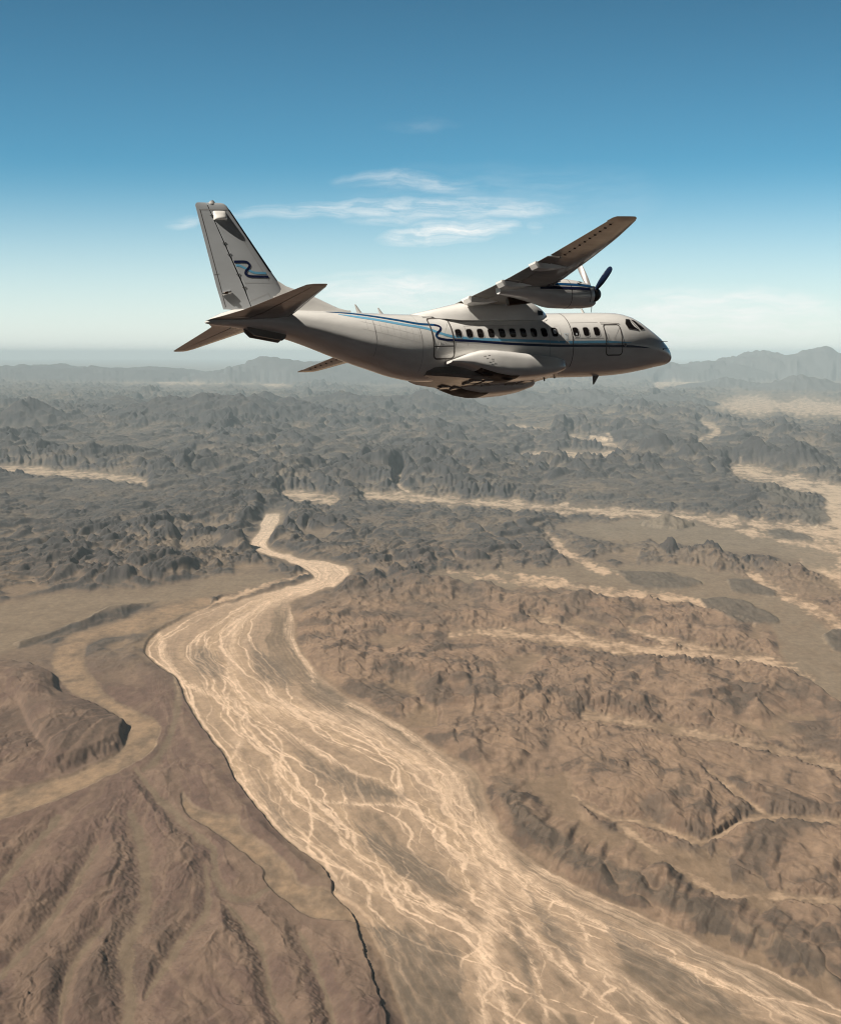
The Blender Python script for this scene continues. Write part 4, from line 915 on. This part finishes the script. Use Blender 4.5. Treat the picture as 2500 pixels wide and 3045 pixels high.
# wing root fairing
m = MB(); rings = []
for s, w, zt, zb in ((6.35, .25, 1.30, 1.0), (6.6, .75, 1.36, .88), (6.9, .98, 1.52, .84), (7.3, 1.12, 1.74, .84), (7.8, 1.2, 1.90, .84), (8.6, 1.24, 1.93, .84), (9.6, 1.26, 1.87, .84), (10.5, 1.26, 1.74, .84), (11.0, 1.22, 1.64, .86), (11.6, 1.08, 1.52, .95), (12.2, .8, 1.41, 1.05), (12.9, .25, 1.32, 1.15)):
    r = []
    for a in np.linspace(0, math.pi, 25):
        c, q = math.cos(a), math.sin(a)
        r.append((s, w*math.copysign(abs(c)**.55, c), zb+(zt-zb)*abs(q)**.6))
    rings.append(r)
m.loft(rings); fair = m.build('wing_root_fairing', 'white', plane, 40)
for sd_ in (1, -1):
    m = MB(sd_); m.add([(6.98, 1.06, 1.20), (7.3, 1.17, 1.24), (7.3, 1.17, 1.02), (7.02, 1.09, 1.04)], [(0, 1, 2, 3)]); m.build('fairing_scoop', 'black', fair)

# main gear sponsons
for sd_ in (1, -1):
    m = MB(sd_); rings = []; dz_ = 0 if sd_ > 0 else -.2
    for s, yc, hw, zt, zb in ((6.35, 1.15, .18, -.95, -1.2), (6.6, 1.15, .52, -.86, -1.32), (7.1, 1.15, .72, -.76, -1.46), (7.8, 1.15, .82, -.68, -1.56), (8.6, 1.15, .86, -.60, -1.60), (9.4, 1.15, .86, -.50, -1.58), (10.0, 1.15, .84, -.43, -1.46), (10.5, 1.15, .78, -.42, -1.28), (11.0, 1.18, .64, -.52, -1.08), (11.5, 1.22, .48, -.68, -.95), (12.0, 1.3, .3, -.82, -.87)):
        zb += dz_*(hw > .5); zc = (zt+zb)/2; a_ = (zt-zb)/2
        rings.append([(s, yc+hw*math.copysign(abs(math.cos(t))**.5, math.cos(t)), zc+a_*math.copysign(abs(math.sin(t))**.6, math.sin(t))) for t in np.linspace(0, 2*math.pi, 41)[:-1]])
    rs = []
    sN = np.array([r[0][0] for r in rings]); A = np.array(rings)
    for s in np.arange(6.35, 12.001, .15):
        k = min(len(sN)-2, max(0, np.searchsorted(sN, s)-1)); u = (s-sN[k])/(sN[k+1]-sN[k]); u = np.clip(u, 0, 1)
        rs.append([tuple(p) for p in (A[k]*(1-u)+A[k+1]*u)])
    m.loft(rs); spn = m.build('wheel_sponson', 'white', plane, 50)
    m = MB(sd_); wl = []
    for s in np.arange(9.0, 10.75, .1):
        k = min(len(sN)-2, max(0, np.searchsorted(sN, s)-1)); u = (s-sN[k])/(sN[k+1]-sN[k]); rg = A[k]*(1-u)+A[k+1]*u
        yc_ = rg[:, 1].mean(); zc_s = (rg[:, 2].max()+rg[:, 2].min())/2
        wl.append([(s, yc_+(rg[i_, 1]-yc_)*1.012, zc_s+(rg[i_, 2]-zc_s)*1.02) for i_ in range(27, 35)])
    m.loft(wl, cap=False, closed=False); m.build('wheel_well', 'black', spn, 60)
    for s in (9.35, 10.15):
        m = MB(sd_); rr = []
        for y, r in ((1.28, .30), (1.31, .38), (1.38, .42), (1.5, .42), (1.57, .38), (1.60, .30)):
            rr.append([(s+r*math.cos(a), y, -1.24+.22*(s-9.35)+r*math.sin(a)) for a in np.linspace(0, 2*math.pi, 25)[:-1]])
        m.loft(rr); m.build('wheel', 'black', spn, 40)
    m = MB(sd_)
    for x, z in ((10.55, -.75), (10.45, -.85), (10.35, -.72), (10.2, -.95), (9.6, -1.0)):
        m.add([(x, 1.15+.86*.985, z), (x+.1, 1.15+.83, z), (x+.1, 1.15+.83, z-.03), (x, 1.15+.86*.985, z-.03)], [(0, 1, 2, 3)])
    m.split('access_latch', 'seam', spn)
# belly fairing between the sponsons
m = MB(); rings = []
for s, w, zb in ((6.2, .5, -1.30), (6.6, .9, -1.36), (7.4, 1.15, -1.46), (8.6, 1.2, -1.52), (10.4, 1.2, -1.50), (11.4, 1.15, -1.38), (12.2, 1.0, -1.28), (12.6, .8, -1.2)):
    rings.append([(s, -w, -.95), (s, -w, zb+.10), (s, -w+.12, zb), (s, w-.12, zb), (s, w, zb+.10), (s, w, -.95)])
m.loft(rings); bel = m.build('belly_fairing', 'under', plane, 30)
m = MB(); rnd = random.Random(5)
for i in range(7):
    for j in range(4):
        s = 7.4+i*.56; y = -.95+j*.5; z = float(np.interp(s, [6.6, 7.4, 8.6, 10.4, 11.4], [-1.36, -1.46, -1.52, -1.50, -1.38]))
        if rnd.random() < .25: continue
        d = rnd.uniform(.02, .05)
        m.loft([[(s, y, z-d), (s+.4, y, z-d), (s+.4, y+.36, z-d), (s, y+.36, z-d)], [(s-.02, y-.02, z+.02), (s+.42, y-.02, z+.02), (s+.42, y+.38, z+.02), (s-.02, y+.38, z+.02)]])
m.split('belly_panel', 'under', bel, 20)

# ---- fin
FIN = [(1.40, 17.4, 20.47, 0, .115), (2.52, 18.02, 20.69, 0, .115), (2.95, 18.30, 20.755, 0, .115), (5.45, 19.80, 21.135, 0, .10), (5.60, 19.90, 21.16, 0, .085), (5.68, 20.0, 21.12, 0, .05), (5.71, 20.15, 21.05, 0, .02)]
HX = .60
def hinge(st): 
    q = st[0]; hx = np.interp(q, [1.775, 5.71], [19.37, 20.715]); return (hx-st[1])/(st[2]-st[1])
def fin_slice(mb, a, b, lo, hi):
    sts = span(FIN, a, b); rings = []
    for st in sts:
        q, le, te, _, t = st; h = hinge(st); x0, x1 = (0, h-.012) if lo == 0 else (h+.018, 1)
        c = te-le; xs = [(x0+(x1-x0)*k) for k in np.r_[0, .01, .04, .1, .2, .35, .5, .65, .8, 1]] if lo == 0 else [(x0+(x1-x0)*k) for k in (0, .25, .5, .75, 1)]
        hs = np.interp(xs, [p for p, _ in AF], [p for _, p in AF])*t*c
        rings.append([(le+x*c, y, q) for x, y in zip(xs, hs)] + [(le+x*c, -y, q) for x, y in list(zip(xs, hs))[::-1]])
    mb.loft(rings)
m = MB(); fin_slice(m, 1.40, 5.71, 0, 1); fin = m.build('tail_fin', 'grey', plane)
m = MB(); fin_slice(m, 1.64, 5.71, 1, 1); rud = m.build('rudder', 'grey', fin)
m = MB()
for i in range(40):       # dark slot between fin and rudder with brackets
    pass
sts = [interp_st(FIN, q) for q in np.linspace(1.62, 5.6, 12)]
m.loft([[(st[1]+(hinge(st)-.03)*(st[2]-st[1]), y, st[0]) for y in (.035, -.035)] + [(st[1]+(hinge(st)+.04)*(st[2]-st[1]), y, st[0]) for y in (-.035, .035)] for st in sts]); m.split('hinge_gap', 'black', fin)
def finy(x, z, off=.004):
    st = interp_st(FIN, z); c = st[2]-st[1]; f_ = np.clip((x-st[1])/c, 0, 1)
    return (x, float(np.interp(f_, [p for p, _ in AF], [p for _, p in AF]))*st[4]*c+off, z)
ED = [(19.91, 3.43), (19.51, 3.43), (19.37, 3.39), (19.30, 3.28), (19.36, 3.18), (19.47, 3.07), (19.5, 2.96), (19.41, 2.89), (19.22, 2.86), (18.58, 2.85)]
EL = [(19.85, 3.285), (19.73, 3.29), (19.57, 3.22), (19.41, 3.14), (19.26, 3.05), (19.07, 3.0), (18.66, 2.99)]
for sd_ in (1, -1):
    m = MB(sd_); decal_strip(m, EL, .085, .006, fn=finy, step=.03); m.build('light_wave_emblem', 'sky', fin)
    m = MB(sd_); decal_strip(m, ED, .095, .010, fn=finy, step=.03); m.build('dark_wave_emblem', 'navy', fin)
    m = MB(sd_); decal_strip(m, [(20.42, 1.72), (21.00, 5.45)], .022, .005, fn=finy); decal_strip(m, [(20.73, 2.95), (20.52, 2.98)], .014, .005, fn=finy); m.split('trim_tab_joint', 'seam', fin)
    m = MB(sd_); decal_strip(m, [(20.98, 5.43), (19.83, 5.43)], .022, .005, fn=finy); decal_strip(m, [(20.02, 5.4), (18.6, 2.7)], .016, .005, fn=finy); decal_strip(m, [(18.05, 2.60), (19.6, 2.62)], .012, .005, fn=finy)
    decal_strip(m, [(18.7, 2.2), (19.5, 1.9)], .012, .005, fn=finy); decal_strip(m, [(18.7, 2.25), (18.5, 1.8)], .012, .005, fn=finy); m.split('panel_joint', 'faint', fin)
    # leading edge boot
    m = MB(sd_); vs = []; fs = []
    for i, q in enumerate(np.linspace(3.05, 5.44, 16)):
        st = interp_st(FIN, q); c = st[2]-st[1]
        vs += [(st[1]-.012, 0, q)] + [(p[0]-.004, p[1], p[2]) for p in (finy(st[1]+.012*c, q, .005), finy(st[1]+.04*c, q, .006), finy(st[1]+.065*c, q, .005))]
    for i in range(15):
        for k in range(3): fs.append((4*i+k, 4*i+k+1, 4*i+5+k, 4*i+4+k))
    m.add(vs, fs); m.split('deicing_boot', 'boot', fin)
    # antenna blister near the top, casts the long shadow
    m = MB(sd_); rings = []
    for z, k in ((5.38, .05), (5.28, .45), (5.16, .82), (5.09, 1.0), (5.05, 1.0), (5.035, .9)):
        y0 = finy(20.2, z, 0)[1]
        rings.append([(20.24+.27*math.cos(a), y0-.05+(.19*k+.05)*max(0, math.sin(a))**.7, z) for a in np.linspace(0, math.pi, 15)])
    m.loft(rings, closed=True); m.build('antenna_blister', 'white', fin, 60)
    # rudder tab actuator and hinge brackets
    m = MB(sd_); p0 = np.array(finy(20.30, 2.26, 0)); tube(m, p0+[-.13, .05, .02], p0+[.24, .05, -.06], .065, .055, 12); a_ = m.build('tab_actuator', 'alu', fin)
    m = MB(sd_); tube(m, p0+[.16, .10, -.04], p0+[.02, .10, -.01], .04, .05, 8); m.build('actuator_rod', 'steel', fin)
    m = MB(sd_)
    for z in (5.2, 4.15, 3.72, 2.95, 2.45):
        hx = np.interp(z, [1.775, 5.71], [19.37, 20.715]); p = np.array(finy(hx, z, 0)); tube(m, p+[-.05, .012, .012], p+[.10, .012, -.006], .013, .010, 6)
    m.split('hinge_bracket', 'black', fin)
m = MB(); rings = []
for s, w, z in ((20.62, .02, 5.70), (20.56, .05, 5.76), (20.5, .06, 5.79), (20.42, .035, 5.80), (20.36, .02, 5.72)):
    rings.append([(s, w, 5.66), (s, w*.6, z), (s, -w*.6, z), (s, -w, 5.66)])
m.loft(rings); m.build('fin_cap_beacon', 'white', fin)
# dorsal fillet
m = MB(); rings = []
for s, z, w in ((15.2, 1.44, .03), (15.9, 1.74, .10), (16.68, 2.10, .13), (17.3, 2.34, .15), (17.85, 2.53, .16), (18.2, 2.75, .17), (18.5, 2.75, .17)):
    rings.append([(s, w*1.8, 1.2), (s, w*1.25, 1.55), (s, w*.9, (z+1.6)/2), (s, w*.45, z-.03), (s, 0, z), (s, -w*.45, z-.03), (s, -w*.9, (z+1.6)/2), (s, -w*1.25, 1.55), (s, -w*1.8, 1.2)])
m.loft(rings); m.build('dorsal_fillet', 'white', plane, 60)
# tail deck over the stabiliser
m = MB(); rings = []
for s, w, zt in ((18.2, .15, 1.45), (18.6, .36, 1.56), (19.3, .46, 1.66), (20.2, .42, 1.62), (20.7, .3, 1.48), (21.1, .16, 1.30)):
    rings.append([(s, w*math.cos(a), 1.2+(zt-1.2)*math.sin(a)**.7) for a in np.linspace(0, math.pi, 15)])
m.loft(rings); m.build('tail_deck', 'white', plane, 60)

# ---- stabilisers
SR = [(.0, 18.05, 21.26, 1.22, .10), (.3, 18.08, 21.18, 1.22, .10), (.62, 18.12, 20.86, 1.25, .115), (1.5, 18.20, 20.44, 1.26, .12), (2.32, 18.34, 20.24, 1.26, .115), (5.05, 18.78, 19.72, 1.25, .10), (5.3, 18.85, 19.66, 1.25, .07), (5.42, 18.93, 19.45, 1.25, .02)]
SL = [(.0, 18.3, 21.26, 1.22, .10), (.3, 18.36, 21.2, 1.22, .10), (.62, 18.44, 20.9, 1.25, .115), (1.24, 18.60, 20.52, 1.26, .12), (1.97, 18.80, 20.49, 1.26, .115), (5.2, 19.70, 20.44, 1.25, .10), (5.5, 19.80, 20.42, 1.25, .07), (5.64, 19.92, 20.3, 1.25, .02)]
for sd_, S_ in ((1, SR), (-1, SL)):
    e = S_[-3][0]
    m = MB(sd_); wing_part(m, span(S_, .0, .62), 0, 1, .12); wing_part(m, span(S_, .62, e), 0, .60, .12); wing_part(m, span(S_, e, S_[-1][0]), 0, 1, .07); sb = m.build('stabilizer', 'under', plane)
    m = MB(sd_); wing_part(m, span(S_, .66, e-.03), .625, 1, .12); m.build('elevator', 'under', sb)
    m = MB(sd_); vs = []; fs = []
    for i in range(11):
        q = .6+(e-.6)*i/10; st = interp_st(S_, q); c = st[2]-st[1]; h = float(np.interp(.612, [p for p, _ in AF], [p for _, p in AF]))*st[4]*c
        vs += [(st[1]+.597*c, q, st[3]-h*.85+.02), (st[1]+.628*c, q, st[3]-h*.85+.02)]
    for i in range(10): fs.append((2*i, 2*i+1, 2*i+3, 2*i+2))
    m.add(vs, fs); m.split('hinge_gap', 'black', sb)
    rings = []
    m = MB(sd_)
    for q in np.linspace(.9, e, 12):
        q_, le, te, z, t = interp_st(S_, q); c = te-le; xs = [.05, .02, .006, 0]
        hh = np.interp(xs, [p for p, _ in AF], [p for _, p in AF])*t*c
        rings.append([(le+x*c-.005, q, z+h+.003) for x, h in zip(xs, hh)] + [(le+x*c-.005, q, z-h*.85-.003) for x, h in list(zip(xs, hh))[::-1]])
    m.loft(rings, cap=False, closed=False); m.split('deicing_boot', 'boot', sb)
    # ventral strake
    m = MB(sd_); y0 = .16
    A_ = [(19.72, .97), (19.70, .80), (19.50, .60), (18.35, .38), (18.2, .48), (18.1, .8), (19, 1.02)]
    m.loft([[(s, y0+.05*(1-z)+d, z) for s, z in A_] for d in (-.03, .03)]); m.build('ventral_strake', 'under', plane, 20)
# ---- aerials
def blade_aerial(name, s0, s1, s2, z0, z1, y=0, w=.02, mat='white', lean=0):
    m = MB(); m.loft([[(s0, y, z0), ((s0+s1)/2, y+w, z0), (s1, y, z0), ((s0+s1)/2, y-w, z0)], [(s2-.03, y, z1), (s2, y+w*.4, z1), (s2+.03, y, z1), (s2, y-w*.4, z1)]]); return m.build(name, mat, plane, 20)
blade_aerial('antenna', 14.64, 14.92, 14.96, 1.38, 1.80); blade_aerial('antenna', 13.70, 13.92, 13.97, 1.34, 1.66)
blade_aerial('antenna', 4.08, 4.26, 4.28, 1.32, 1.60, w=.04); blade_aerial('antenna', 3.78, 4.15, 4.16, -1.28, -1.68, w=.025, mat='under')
blade_aerial('antenna', 6.52, 6.66, 6.60, -1.1, -1.47, w=.03, mat='black'); blade_aerial('antenna', 6.0, 6.14, 6.08, -1.25, -1.37, w=.05, mat='black')
